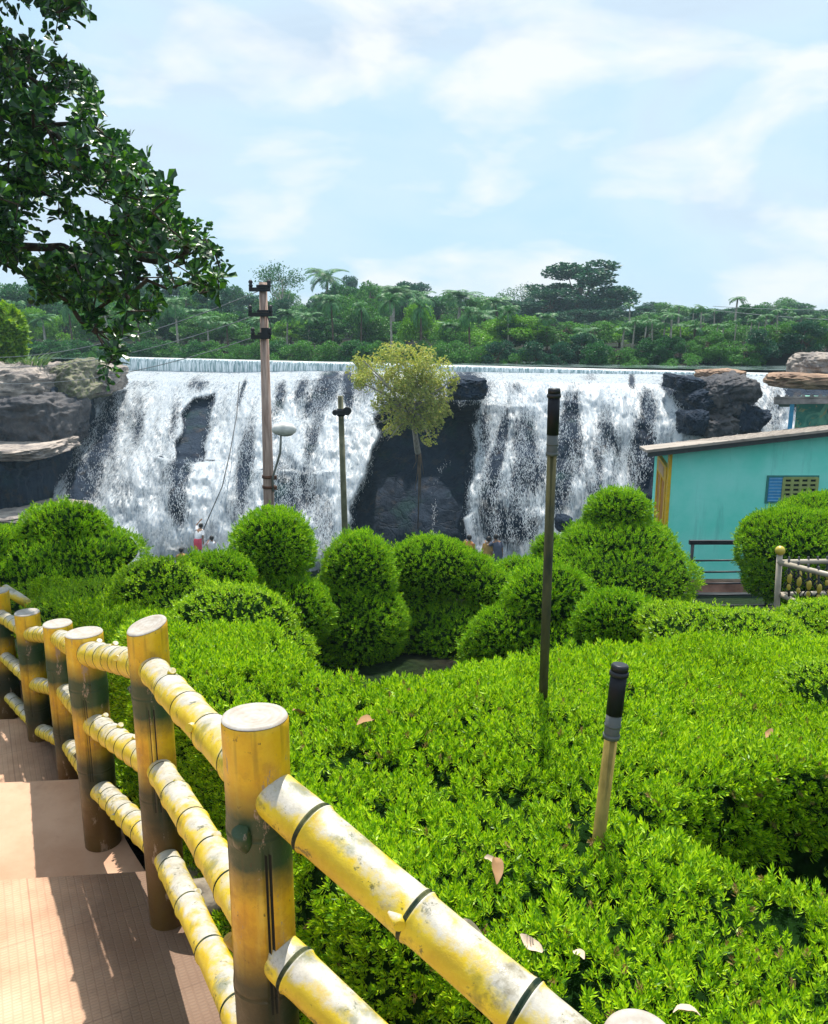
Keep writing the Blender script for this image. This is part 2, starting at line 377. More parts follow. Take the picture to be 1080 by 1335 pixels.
# ------------------------------------------------------------------ bamboo-look concrete railing
def bamboo_mat(name, post):
    m = NM(name, .38, .5); v = m.coord(); big = m.noise(v, 6 if post else 7, 7, .7, .3); fine = m.noise(v, 55, 5, .75); mid = m.noise(m.coord(loc=(3, 1, 2)), 17, 6, .7)
    oc = m.n('ShaderNodeSeparateXYZ'); m.link(m.coord(), oc.inputs[0])
    yel = m.mix(m.ramp(big, [(.35, 0), (.65, 1)]), (.62, .30, .005), (.76, .49, .014)) if post else m.mix(m.ramp(big, [(.35, 0), (.65, 1)]), (.55, .36, .008), (.80, .62, .02))
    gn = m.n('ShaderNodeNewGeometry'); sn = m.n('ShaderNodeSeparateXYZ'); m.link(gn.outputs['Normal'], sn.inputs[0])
    if post:
        # brushed green bands at the nodes, brown grime towards the foot
        c = m.mix(m.math('MULTIPLY', m.ramp(mid, [(.50, 0), (.66, 1)]), .35), yel, (.30, .13, .02))
        c = m.mix(m.math('MULTIPLY', m.ramp(m.noise(m.coord(scale=(1, 1, .1)), 38, 4, .6), [(.56, 0), (.70, 1)]), .3), c, (.75, .60, .12))
        zj = m.math('ADD', oc.outputs[2], m.math('MULTIPLY', m.math('ADD', mid, -.5), .05))
        def band(z0, w_, soft): return m.ramp(m.math('MULTIPLY', m.math('ABSOLUTE', m.math('ADD', zj, -z0)), 1 / (w_ + soft)), [(w_ / (w_ + soft) * .6, 1), (1, 0)])
        foot = m.ramp(m.math('MULTIPLY', m.math('ADD', m.math('ADD', zj, m.math('MULTIPLY', m.math('ADD', big, -.5), .4)), .40), -1.8), [(.05, 0), (.50, .92)])
        c = m.mix(foot, c, (.045, .022, .008))
        c = m.mix(m.math('MULTIPLY', band(-.235, .085, .05), .97), c, (.006, .045, .018))
        c = m.mix(m.math('MULTIPLY', band(-.60, .08, .06), .93), c, (.010, .022, .008))
        c = m.mix(m.ramp(fine, [(.64, 0), (.68, .8)]), c, (.05, .028, .01)); c = m.mix(m.ramp(m.noise(m.coord(scale=(1, 1, .35), loc=(7, 1, 0)), 19, 6, .8), [(.60, 0), (.63, .85)]), c, (.30, .22, .15)); c = m.mix(m.ramp(m.noise(m.coord(scale=(1, 1, .06), loc=(2, 5, 0)), 26, 3, .6), [(.58, 0), (.70, .55)]), c, (.08, .04, .012))
    else:
        # pale upper side: bleached paint with the sun's sheen put into the colour
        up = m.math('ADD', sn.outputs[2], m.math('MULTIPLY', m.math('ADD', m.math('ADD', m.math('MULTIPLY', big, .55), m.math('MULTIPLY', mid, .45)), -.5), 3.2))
        worn_sheen = m.ramp(m.math('MULTIPLY', m.math('ADD', up, 0), 1), [(.50, 0), (.92, 1)])
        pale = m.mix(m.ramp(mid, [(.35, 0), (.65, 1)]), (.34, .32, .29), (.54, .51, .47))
        c = m.mix(m.math('MULTIPLY', worn_sheen, .93), yel, pale)
        c = m.mix(m.ramp(m.math('ADD', m.math('MULTIPLY', big, .6), m.math('MULTIPLY', fine, .4)), [(.545, 0), (.66, .7)]), c, (.12, .09, .025))
        c = m.mix(m.ramp(m.noise(m.coord(loc=(4, 4, 4)), 26, 6, .8), [(.60, 0), (.64, .75)]), c, (.05, .06, .02)); c = m.mix(m.ramp(m.noise(m.coord(loc=(1, 8, 4)), 9, 5, .7), [(.56, 0), (.66, .5)]), c, (.07, .10, .02))
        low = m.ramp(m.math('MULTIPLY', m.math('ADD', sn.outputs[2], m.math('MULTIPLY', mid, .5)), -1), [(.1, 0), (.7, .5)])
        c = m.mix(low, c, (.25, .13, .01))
    m.color(c); m.bump(m.math('ADD', m.math('MULTIPLY', big, .6), m.math('MULTIPLY', fine, .35)), .4, .008)
    m.rough(m.ramp(mid, [(.3, .28), (.7, .6)])); return m.mat
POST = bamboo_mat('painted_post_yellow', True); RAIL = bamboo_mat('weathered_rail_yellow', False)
RING = noisy('node_green_black', (.006, .02, .010), (.13, .13, .05), 22, .7, .6, .006, lo=.45, hi=.68)
GROOVE = flat('groove_dark', (.012, .014, .008), .7)
m = NM('cut_face_grey', .7, .3); v = m.coord(); wv = m.n('ShaderNodeTexWave', wave_type='RINGS', rings_direction='SPHERICAL'); wv.inputs['Scale'].default_value = 22; wv.inputs['Distortion'].default_value = 3.5; wv.inputs['Detail'].default_value = 3; wv.inputs['Detail Scale'].default_value = 2
m.link(v, wv.inputs['Vector']); k = m.noise(v, 22, 6, .7)
m.color(m.mix(m.ramp(k, [(.42, 0), (.7, .55)]), m.mix(m.ramp(wv.outputs[0], [(.2, 0), (.9, .35)]), (.46, .43, .39), (.32, .28, .23)), (.24, .16, .10))); m.bump(k, .3, .004); CUT = m.mat
fence = empty('bamboo_railing', (-.846, 2.48, -2.0))
tag(fence, 'yellow bamboo style concrete railing with three rails beside the stepped path', 'railing')
bpy.context.view_layer.update()
FO = Vector(fence.location)
def local(o): o.location = Vector(o.location) - FO; return o
def post(x, y, zt, zb, dia, tilt=(0, 0), groove=(), seed=0, lean=0):
    """cast post: slightly swollen at its nodes, grooved, with a pale cut top"""
    H = zt - zb + .1; seg = 96; r = dia / 2; V = []; F = []; mi = []
    zs = [0, -.004, -.02]; z = -.05
    while z > -H: zs.append(z); z -= .03
    for zn in (-.225, -.585): zs += [zn - .012, zn - .004, zn, zn + .004, zn + .012]
    zs = sorted(set(round(q, 4) for q in zs), reverse=True)
    gi = {int(g / 360 * seg) % seg for g in groove}; rr = np.random.default_rng(seed)
    for i, z in enumerate(zs):
        bul = 0
        for zn in (-.225, -.585): bul += .035 * math.exp(-((z - zn) / .018) ** 2) - (.05 if abs(z - zn) < .003 else 0)
        rad = r * (1 + bul - (.03 if i == 0 else 0)) * (1 + .012 * math.sin(z * 9 + seed))
        for k in range(seg):
            t = 2 * math.pi * k / seg; q = rad * (1 + .012 * float(math.sin(3 * t + seed) * math.sin(z * 5 + seed)))
            if k in gi and -.60 < z < -.24: q *= .90
            X_, Y_ = q * math.cos(t), q * math.sin(t)
            zz = z + (X_ * tilt[0] + Y_ * tilt[1] if i < 3 else 0)
            V.append((x + X_ + lean * z, y + Y_, zt + zz))
    for i in range(len(zs) - 1):
        for k in range(seg):
            k2 = (k + 1) % seg; F.append((i * seg + k, (i + 1) * seg + k, (i + 1) * seg + k2, i * seg + k2))
            g_ = (k in gi) and -.60 < zs[i] < -.24
            mi.append(1 if g_ else 0)
    o = npmesh('post', V, F, [POST, GROOVE], fence, True, mi, origin=(x, y, zt)); local(o)
    # cut top with a raised rim, a sub-part
    mb = MB(); rings = [(.99, .0015), (.95, .006), (.82, .005), (.5, .001), (.2, -.001)]
    for q, dz in rings:
        for k in range(seg):
            t = 2 * math.pi * k / seg; X_, Y_ = r * q * math.cos(t), r * q * math.sin(t)
            mb.v.append((X_, Y_, dz + X_ * tilt[0] + Y_ * tilt[1]))
    for i in range(len(rings) - 1):
        for k in range(seg):
            k2 = (k + 1) % seg; mb.f.append([i * seg + k, i * seg + k2, (i + 1) * seg + k2, (i + 1) * seg + k]); mb.m.append(0); mb.sm.append(True)
    mb.f.append([(len(rings) - 1) * seg + k for k in range(seg)]); mb.m.append(0); mb.sm.append(True)
    mb.build('cut_top', CUT, o)
    return o
def stub(par, x, y, z, ang, s=.022, L_=.05, up=.35):
    """sawn-off side shoot: short tapered cone leaning up from a node"""
    d = Vector((math.cos(ang), math.sin(ang), 0)); p = Vector((x, y, z)) - d * .01
    tip = d * L_ * .45 + Vector((0, 0, L_ * up))
    mb = MB(); mb.tube([p - Vector((0, 0, L_ * .7)), p + d * s * .4 - Vector((0, 0, L_ * .25)), p + d * s * .75, p + tip], [s * .25, s * .75, s * .95, s * .8], 14)
    mb.build('branch_stub', POST, par)
PO = [  # x, y, top, base, diameter, cut tilt, grooves, z of the three rails
    dict(x=.325, y=1.0, zt=-1.005, zb=-1.9, d=.105, tilt=(0, .02), g=(250,), rz=(-1.115, -1.46, -1.78)),
    dict(x=-.307, y=1.47, zt=-.735, zb=-1.95, d=.128, tilt=(.0, -.05), g=(203, 291, 299), rz=(-.868, -1.232, -1.58)),
    dict(x=-.846, y=2.48, zt=-.925, zb=-2.02, d=.124, tilt=(.22, .16), g=(200, 275, 289), rz=(-1.062, -1.412, -1.735)),
    dict(x=-1.33, y=3.15, zt=-1.205, zb=-2.17, d=.146, tilt=(.02, -.02), g=(270, 281), rz=(-1.287, -1.592, -1.89)),
    dict(x=-1.82, y=4.0, zt=-1.48, zb=-2.42, d=.142, tilt=(.0, .0), g=(260,), rz=(-1.55, -1.84, -2.15)),
    dict(x=-2.24, y=4.55, zt=-1.615, zb=-2.54, d=.138, tilt=(.0, .0), g=(270,), rz=(-1.745, -2.055, -2.35)),
    dict(x=-2.70, y=5.1, zt=-1.665, zb=-2.6, d=.16, tilt=(.0, .0), g=(270,), rz=(-1.82, -2.10, -2.38)),
    dict(x=-3.14, y=5.85, zt=-1.76, zb=-2.7, d=.15, tilt=(.0, .0), g=(), rz=(-1.96, -2.27, -2.56)),
]
posts = []
for i, p in enumerate(PO): posts.append(post(p['x'], p['y'], p['zt'], p['zb'], p['d'], p['tilt'], p['g'], i))
stub(posts[1], -.018, -.06, -.222, R(-112), .020, .052, .5); stub(posts[1], -.062, -.005, -.50, R(185), .014, .05)
stub(posts[2], -.058, -.01, -.215, R(190), .012, .04); stub(posts[3], .03, -.066, -.20, R(-60), .008, .03); stub(posts[3], -.072, 0, -.55, R(185), .012, .05)
def rail(p, q, rad, seed=0, ends=(0, 0)):
    """one length of rail with swollen, dark-ringed nodes, as a lathe along its axis"""
    p = Vector(p); q = Vector(q); r_ = random.Random(seed); Lg = (q - p).length; d = (q - p) / Lg
    sp_ = [.10, .105, .115][seed % 3] * (1 if p.y > 2.6 else 2.0); sp_ = {True: .115, False: .225}[p.y > 2.0 and q.y > 2.0]
    nodes = []; t = r_.uniform(.35, .75) * sp_
    while t < Lg - .03: nodes.append(t); t += sp_ * r_.uniform(.85, 1.2)
    st = [0.0]; t = .02
    while t < Lg: st.append(t); t += .02
    for n_ in nodes: st += [n_ + o for o in (-.012, -.007, -.0035, -.0012, .0012, .0035, .007, .012)]
    st = sorted(min(max(s, 0), Lg) for s in set(st)) + [Lg]; pts = []; rad_ = []; mats = []
    sag = r_.uniform(-.006, .006)
    for s in st:
        b = 0
        for n_ in nodes:
            u = s - n_; b += .10 * math.exp(-(u / .009) ** 2) - (.07 if abs(u) < .002 else 0) + .02 * math.exp(-((u + .03) / .02) ** 2)
        pts.append(p + d * s + Vector((0, 0, math.sin(math.pi * s / Lg) * sag))); rad_.append(rad * (1 + b) * (1 + .02 * math.sin(s * 11 + seed)))
    for a, b in zip(st[:-1], st[1:]):
        mid = (a + b) / 2; mats.append(1 if any(-.006 < mid - n_ < .0035 for n_ in nodes) else 0)
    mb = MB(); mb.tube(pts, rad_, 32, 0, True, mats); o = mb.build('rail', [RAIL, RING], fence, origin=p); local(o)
    x = d.cross(Vector((0, 0, 1))).normalized(); y = x.cross(d)
    for n_ in nodes[1::2][:3]:
        if rad < .04: break
        ang = r_.choice([r_.uniform(.9, 1.5), r_.uniform(2.2, 3.0)])
        if p.y > 3.4: continue
        c_ = d * (n_ - .004) + (x * math.cos(ang) * -1 + y * math.sin(ang) * 1) * rad * 1.0
        mb2 = MB(); mb2.tube([c_ - d * .028, c_ - d * .006 , c_ + (x * -math.cos(ang) + y * math.sin(ang)) * .010 + d * .004], [.003, .013, .010], 12); mb2.build('branch_stub', RAIL, o)
    return o
rr_ = [.046, .044, .047, .043, .041, .039, .039]
k = 0
for i in range(len(PO) - 1):
    a, b = PO[i], PO[i + 1]
    for j in range(3):
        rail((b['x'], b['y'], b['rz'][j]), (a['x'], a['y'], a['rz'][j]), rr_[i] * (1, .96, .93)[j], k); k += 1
# the short rail end that sticks out behind the far posts
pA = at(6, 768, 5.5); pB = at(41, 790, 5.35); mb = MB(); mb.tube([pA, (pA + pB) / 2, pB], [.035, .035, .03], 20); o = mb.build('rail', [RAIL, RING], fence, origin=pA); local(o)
tag(o, 'short free rail end pointing right behind the farthest posts')
# ------------------------------------------------------------------ clipped hedges
LEAF_A = leafmat('hedge_leaf', [(.05, .17, .004), (.19, .42, .005), (.44, .72, .008), (.62, .84, .03)], .33, .42, 1.6, .16, (1.15, 1.05, .2))
LEAF_B = leafmat('topiary_leaf', [(.035, .15, .004), (.14, .38, .005), (.33, .62, .008), (.50, .74, .015)], .30, .5, 2.2, .25, (1.15, 1.1, .3), .2)
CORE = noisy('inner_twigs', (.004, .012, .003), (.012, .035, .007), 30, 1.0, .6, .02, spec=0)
FAR_X = [-3.4, -2.6, -1.6, -1.0, -.6, -.33, 0, .3, .55, .9, 1.3, 2.6]; FAR_Y = [5.9, 5.9, 5.6, 4.7, 3.75, 3.22, 3.18, 3.42, 3.55, 3.72, 3.9, 4.0]
def seg_dist(x, y):
    best = np.full(np.shape(x), 9.9)
    for (x0, y0), (x1, y1) in zip(fence_pts[:-1], fence_pts[1:]):
        dx, dy = x1 - x0, y1 - y0; l = math.hypot(dx, dy); t = np.clip(((x - x0) * dx + (y - y0) * dy) / l ** 2, 0, 1)
        best = np.minimum(best, np.hypot(x - x0 - t * dx, y - y0 - t * dy))
    return best
def hz(x, y):
    h = -1.33 - .03 * (y - 1.3) - .055 * np.maximum(0, y - 3.2)
    q = np.stack([x, y, x * 0], -1)
    h = h + .05 * fbm(q * 2.2, 3) + .022 * fbm(q * 7 + 4, 2)
    h = h - .24 * sm(3.7, 4.3, y) * sm(.5, .2, x) if False else h - .20 * sm(3.75, 4.3, y) * (1 - sm(-.2, .3, x))
    h = h + .05 * np.exp(-(((x - .35) / .5) ** 2 + ((y - 2.6) / .5) ** 2))
    h = h - .06 * sm(.7, 1.4, x) * sm(2.4, 3.4, y)
    # the hollow on the right where the soil shows
    e = np.sqrt(((x - 1.45) / .72) ** 2 + ((y - 1.99) / .33) ** 2 + 1e-6); h = h - .95 * (1 - sm(.74, 1.08, e + .06 * fbm(q * 6, 2)))
    d = seg_dist(x, y); h = h - .55 * (1 - sm(.13, .30, d + .03 * fbm(q * 8, 2)))
    fy = np.interp(x, FAR_X, FAR_Y); e = fy - y + .05 * fbm(q * 5 + 9, 2)
    h = h - 1.2 * (1 - sm(-.06, .16, e)); return h
xs = np.arange(-3.2, 2.6, .03); ys = np.arange(.62, 6.0, .03); X, Y = np.meshgrid(xs, ys); Z = hz(X, Y)
fxy = np.interp(Y, FY[::-1], FX[::-1]); inside = (X > fxy + .10) & (Y < np.interp(X, FAR_X, FAR_Y) + .05)
I = np.arange(X.size).reshape(X.shape); ok = inside[:-1, :-1] & inside[1:, 1:] & inside[:-1, 1:] & inside[1:, :-1]
F = np.stack([I[:-1, :-1], I[:-1, 1:], I[1:, 1:], I[1:, :-1]], -1)[ok]
V = np.stack([X, Y, Z], -1).reshape(-1, 3)
# leafy tips over that surface
tri = V[F]; cr = np.cross(tri[:, 2] - tri[:, 0], tri[:, 3] - tri[:, 1]); ar = np.linalg.norm(cr, axis=1) / 2; nrm = cr / (2 * ar[:, None] + 1e-12)
nrm *= np.sign(nrm[:, 2:3] + 1e-9)
def hedge_pts(dens, r, gap):
    n = r.poisson(ar * dens); fi = np.repeat(np.arange(len(F)), n); u = r.random((len(fi), 2))
    t = tri[fi]; p = (t[:, 0] * (1 - u[:, :1]) + t[:, 1] * u[:, :1]) * (1 - u[:, 1:]) + (t[:, 3] * (1 - u[:, :1]) + t[:, 2] * u[:, :1]) * u[:, 1:]
    keep = (fbm(p * np.array([11, 11, 5]), 2) > gap) & ((p[:, 2] > -1.60) | (p[:, 0] < .8) | (r.random(len(p)) < .10))
    return p[keep], nrm[fi][keep]
spr = [sprig2(r_n, .52, w_, s_, .85) for s_, (r_n, w_) in enumerate(((13, .115), (12, .13), (14, .105), (11, .135), (13, .12), (15, .105)))]
r1 = np.random.default_rng(3)
P1, N1 = hedge_pts(3900, r1, -.34); P2, N2 = hedge_pts(900, r1, -.6)
Zd = N1 * .75 + np.array([0, -.05, .5]) + r1.normal(size=P1.shape) * .38
S1 = .037 * r1.uniform(.6, 1.35, len(P1)) * (1 + .28 * fbm(P1 * np.array([3.1, 3.1, 0]) + 5, 3)) * (1 + .12 * (P1[:, 1] - 1.3).clip(0, 3))
A1 = scatter(spr, P1 - N1 * .008 + np.array([0, 0, .012]) * r1.normal(size=(len(P1), 1)), Zd, S1, r1)
A2 = scatter(spr, P2 - N2 * .028, N2 + r1.normal(size=P2.shape) * .6, .034, r1)
DEADL = leafmat('dead_shoot', [(.16, .09, .03), (.34, .22, .08), (.42, .34, .10)], .2, .7, 2, .2)
dd_ = (r1.random(len(P1)) < .010 + .03 * (fbm(P1 * np.array([1.7, 1.7, 0]) + 11, 3) > .22))
A4 = scatter(spr, P1[dd_] + N1[dd_] * .004, N1[dd_] + r1.normal(size=(dd_.sum(), 3)) * .6, .034, r1)
# loose shoots standing above the clipping line
far = r1.random(len(P1)) < .025
A3 = scatter(spr, P1[far] + N1[far] * .02, np.array([0, 0, 1.]) + r1.normal(size=(far.sum(), 3)) * .35, .04, r1)
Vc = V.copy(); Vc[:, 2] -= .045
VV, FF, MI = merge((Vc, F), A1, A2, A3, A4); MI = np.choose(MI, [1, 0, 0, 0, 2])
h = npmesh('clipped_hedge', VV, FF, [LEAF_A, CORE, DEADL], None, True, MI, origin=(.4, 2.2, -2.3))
tag(h, 'broad flat topped bright green hedge filling the foreground behind the railing', 'hedge')
# ------------------------------------------------------------------ topiary
def pe(px, py, rx, ry, Y, deep=None):
    c_ = at(px, py, Y); k_ = pxm(Y, py); return (tuple(c_), (rx * k_, (deep if deep else min(rx, max(ry, rx * .8)) * k_), ry * k_))
tuft = [sprig2(n_, .55, w_, 40 + s_, .75) for s_, (n_, w_) in enumerate(((8, .10), (7, .12), (9, .10), (8, .11)))]
tuftB = [sprig2(n_, .5, w_, 60 + s_) for s_, (n_, w_) in enumerate(((10, .16), (9, .18), (11, .15)))]
def shrub(name, label, ells, group=None, seed=0, dens=2300, size=.052, big=False, cat='shrub', mat=None, core=.915):
    gz = min(c_[2] - q[2] for c_, q in ells)
    P, N = ellipsoid_points(ells, dens * 1.35, seed, .085); r = np.random.default_rng(seed + 1)
    gap = fbm(P * 9, 2) > -.62; P, N = P[gap], N[gap]
    Zd = N + np.array([0, 0, .30]) + r.normal(size=P.shape) * .28
    A = scatter(tuftB if big else tuft, P - N * size * .35, Zd, size * .9 * r.uniform(.5, 1.45, len(P)), r)
    far = r.random(len(P)) < .03
    A2 = scatter(tuft, P[far] + N[far] * size * .2, N[far] + np.array([0, 0, .8]) + r.normal(size=(far.sum(), 3)) * .3, size * 1.4, r)
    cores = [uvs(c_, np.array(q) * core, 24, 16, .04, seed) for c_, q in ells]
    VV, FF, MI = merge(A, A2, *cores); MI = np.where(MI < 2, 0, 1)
    base = (ells[0][0][0], ells[0][0][1], gz)
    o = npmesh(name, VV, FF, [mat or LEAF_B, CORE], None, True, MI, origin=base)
    return tag(o, label, cat, group)
G1 = 'clipped topiary shrubs below the waterfall'
shrub('topiary_shrub', 'round green ball topiary on a lower skirt, standing in front of the tall utility pole', [pe(356, 716, 53, 53, 6.6), pe(372, 800, 62, 52, 6.4), pe(330, 795, 40, 40, 6.5), pe(375, 860, 75, 40, 6.6)], G1, 1)
shrub('topiary_shrub', 'egg shaped green topiary in front of the thin pole with the dark bracket', [pe(468, 752, 48, 58, 6.9), pe(468, 812, 62, 62, 6.8), pe(415, 800, 30, 45, 6.9), pe(480, 870, 70, 40, 7.0)], G1, 2)
shrub('topiary_shrub', 'wide domed topiary drooping to the right above a second tier, under the bare rock face', [pe(562, 738, 58, 38, 7.3), pe(605, 752, 46, 32, 7.3), pe(636, 768, 32, 28, 7.2), pe(540, 790, 40, 50, 7.3), pe(585, 830, 70, 45, 7.1), pe(560, 875, 80, 35, 7.2)], G1, 3)
shrub('topiary_shrub', 'cone shaped spreading topiary directly behind the tall black-topped pipe', [pe(716, 785, 60, 48, 5.7), pe(668, 830, 55, 42, 5.6), pe(735, 845, 70, 40, 5.5), pe(640, 850, 40, 30, 5.6)], G1, 4, 2500, .05)
shrub('topiary_shrub', 'low rounded bush tucked between the cone topiary and the tiered one', [pe(803, 812, 54, 42, 5.2), pe(800, 860, 70, 35, 5.1)], G1, 5, 2400, .045, True)
shrub('topiary_shrub', 'large three tiered topiary like a layered cake beside the turquoise building', [pe(806, 668, 41, 31, 8.6), pe(806, 706, 72, 30, 8.5, .5), pe(802, 748, 103, 50, 8.4, .75), pe(715, 722, 20, 26, 8.7), pe(810, 795, 80, 40, 8.4)], G1, 6, 2000, .06)
shrub('topiary_shrub', 'big rounded bush with yellowish crown in front of the turquoise wall', [pe(1050, 715, 86, 52, 8.6), pe(1085, 676, 70, 32, 8.9), pe(1010, 700, 46, 34, 8.7), pe(1050, 745, 78, 52, 8.5), pe(1130, 710, 80, 60, 8.6)], G1, 7, 2000, .06)
shrub('topiary_shrub', 'small dark rounded bush left of the ball topiary', [pe(286, 752, 44, 31, 6.1), pe(300, 790, 50, 40, 6.1), pe(262, 742, 30, 20, 6.3)], G1, 8)
shrub('topiary_shrub', 'low green bush top peeking up between the domed topiary and the black-topped pipe', [pe(680, 752, 40, 24, 8.2), pe(655, 775, 45, 30, 8.0)], G1, 9, 1700, .06)
shrub('topiary_shrub', 'broad stacked topiary mound at the far left under the dark rocks', [pe(84, 694, 58, 39, 6.8), pe(92, 722, 94, 32, 6.7, .55), pe(60, 742, 115, 26, 6.5, .55), pe(-40, 740, 90, 55, 6.6, .6), pe(60, 790, 140, 40, 6.6, .5)], G1, 10, 2000, .052)
G2 = 'low clipped mounds'
shrub('hedge_mound', 'low rounded mound of bright hedge behind the second nearest railing post', [pe(302, 818, 84, 54, 4.3), pe(310, 850, 100, 40, 4.2)], G2, 11, 2300, .034, True, 'hedge', LEAF_A)
shrub('hedge_mound', 'rounded hedge mound between the far railing posts and the small dark bush', [pe(208, 772, 62, 44, 5.1), pe(240, 800, 80, 40, 5.0)], G2, 12, 2100, .036, True, 'hedge', LEAF_A)
shrub('hedge_mound', 'flat low mound just behind the far railing posts', [pe(130, 800, 95, 32, 5.3, .6), pe(60, 790, 90, 28, 5.9, .5), pe(170, 835, 70, 40, 4.7)], G2, 13, 2000, .036, True, 'hedge', LEAF_A)
shrub('hedge_mound', 'long bright low block of hedge beyond the short black-topped pipe', [pe(918, 828, 74, 32, 4.35, .3), pe(985, 838, 72, 36, 4.15, .32), pe(880, 812, 45, 22, 4.6, .25)], G2, 14, 2400, .036, True, 'hedge', LEAF_A)
shrub('hedge_mound', 'bright hedge mound running out of the frame at the right edge below the metal railing', [pe(1085, 838, 75, 52, 4.5, .4), pe(1130, 850, 70, 60, 4.3, .5)], G2, 15, 2300, .036, True, 'hedge', LEAF_A)
shrub('hedge_mound', 'nearest rounded mound at the right edge above the dark hollow', [pe(1100, 930, 78, 62, 3.0, .34), pe(1150, 960, 70, 70, 2.9, .3)], G2, 16, 2700, .03, True, 'hedge', LEAF_A)
# ------------------------------------------------------------------ rock face and falling water
def yc_foot(px): return np.interp(px, [-400, 170, 300, 400, 500, 700, 1010, 1500], [478, 483, 484, 481.5, 480.5, 484, 490, 495])
def Ydam(px):
    # depth of the weir along the ray through photo column px
    return np.interp(px, [-400, 170, 1010, 1500], [58, 50, 38, 34])
def poly_mask(px, py, pts, soft=4):
    pts = np.array(pts, float); ins = np.zeros(px.shape, bool); dist = np.full(px.shape, 1e9); n = len(pts)
    for i in range(n):
        x0, y0 = pts[i]; x1, y1 = pts[(i + 1) % n]
        c_ = ((y0 > py) != (y1 > py)) & (px < (x1 - x0) * (py - y0) / ((y1 - y0) + 1e-9) + x0); ins ^= c_
        dx, dy = x1 - x0, y1 - y0; t = np.clip(((px - x0) * dx + (py - y0) * dy) / (dx * dx + dy * dy + 1e-9), 0, 1)
        dist = np.minimum(dist, np.hypot(px - x0 - t * dx, py - y0 - t * dy))
    return sm(-soft, soft, np.where(ins, dist, -dist))
px_ = np.arange(-60, 1240, 1.6); s_ = np.linspace(0, 1, 190)
PX, SS = np.meshgrid(px_, s_)
lipdrop = np.interp(px_, [-400, 60, 85, 105, 135, 165, 200, 1500], [60, 60, 45, 30, 18, 8, 0, 0])     # falls' left shoulder curves down
top = yc_foot(px_); PY = top[None, :] + (790 - top[None, :]) * SS ** 1.15
Yd = Ydam(PX); Ybase = np.interp(PX, [-400, 100, 1010, 1500], [34.5, 33.5, 30, 29])
Yc = Yd - 3.6                                  # crest
shelf = np.clip((PY - yc_foot(PX)) / 13, 0, 1)
t = np.clip((PY - yc_foot(PX) - 13) / (745 - yc_foot(PX) - 13), 0, 1.2)
DEP = np.where(shelf < 1, Yd - .3 - 3.3 * shelf, Ybase + (Yc - Ybase) * np.clip(1 - t, 0, 1) ** 1.9)
CAVE = [(500, 560), (490, 545), (505, 522), (560, 520), (622, 524), (619, 560), (614, 598), (606, 660), (602, 800), (452, 800), (456, 692), (466, 650), (480, 612)]
WX = PX + 7 * fbm(np.stack([PX * .05, PY * .05, PX * 0], -1), 3); WY = PY + 9 * fbm(np.stack([PX * .06, PY * .03, PX * 0 + 8], -1), 3)
cave = poly_mask(WX, WY, CAVE, 6)
ROCKP = [(858, 500), (868, 486), (924, 482), (958, 487), (978, 506), (992, 562), (919, 566), (892, 545), (880, 522)]
rockp = poly_mask(PX, PY, ROCKP, 4)
SLAB = [(252, 518), (276, 516), (271, 560), (264, 598), (230, 598), (238, 556)]
slab = poly_mask(WX, WY, SLAB, 4)
LEFTR = [(-90, 470), (164, 470), (144, 480), (118, 500), (98, 540), (86, 570), (74, 600), (68, 640), (66, 800), (-90, 800)]
leftr = poly_mask(PX, PY, LEFTR, 4)
q = np.stack([PX * .030, PY * .012, DEP * .25], -1)
ribs = fbm(q, 5) ; blocks = fbm(np.stack([PX * .012, PY * .02, PX * 0 + 4], -1), 3)
led = np.zeros_like(PX)
for (lx0, lx1, ly, amp) in ((330, 470, 552, 1.0), (325, 440, 612, 1.2), (200, 300, 598, .9), (120, 250, 590, .8), (600, 760, 523, .9), (700, 860, 500, .7), (360, 470, 497, .7), (880, 1000, 545, .8), (620, 700, 600, .5)):
    e = sm(lx0 - 15, lx0 + 15, PX) * (1 - sm(lx1 - 15, lx1 + 15, PX)); yy = ly + 6 * vnoise(np.stack([PX * .03, PX * 0 + ly, PX * 0], -1))
    led += amp * e * np.exp(-np.clip((PY - yy), 0, 99) / 22) * sm(-3, 2, PY - yy)
ramp_ = sm(0, .12, t)
DEP2 = DEP - ramp_ * (ribs * 1.1 + blocks * .8 + led * .55) * (1 - .75 * np.maximum(cave, slab))
DEP2 = DEP2 + cave * 3.4 * sm(520, 545, PY) + slab * .8 - leftr * 0
PYd = PY + ramp_ * 0
x = (PX - 540) / 1080; yv = (667.5 - PY) / 1080; tt = DEP2 / (cp + yv * sp)
FV = np.stack([x * tt, DEP2, (-sp + yv * cp) * tt], -1)
FV[..., 2] += ramp_ * .12 * fbm(FV * 1.3, 4)
nI, nJ = PX.shape; I = np.arange(nI * nJ).reshape(nI, nJ)
FF_ = np.stack([I[:-1, :-1], I[1:, :-1], I[1:, 1:], I[:-1, 1:]], -1).reshape(-1, 4)
m = NM('wet_rock', .65, .10); v = m.coord(scale=(1, 1, .55)); a = m.noise(v, .7, 8, .65, .4); b = m.noise(v, 4.5, 8, .7)
mo = m.noise(m.coord(loc=(5, 0, 2)), .55, 5, .6)
c = m.mix(m.ramp(a, [(.35, 0), (.66, 1)]), (.004, .012, .030), (.020, .036, .064))
c = m.mix(m.ramp(b, [(.54, 0), (.74, .4)]), c, (.035, .065, .10))
c = m.mix(m.ramp(mo, [(.56, 0), (.68, .55)]), c, (.006, .045, .035))
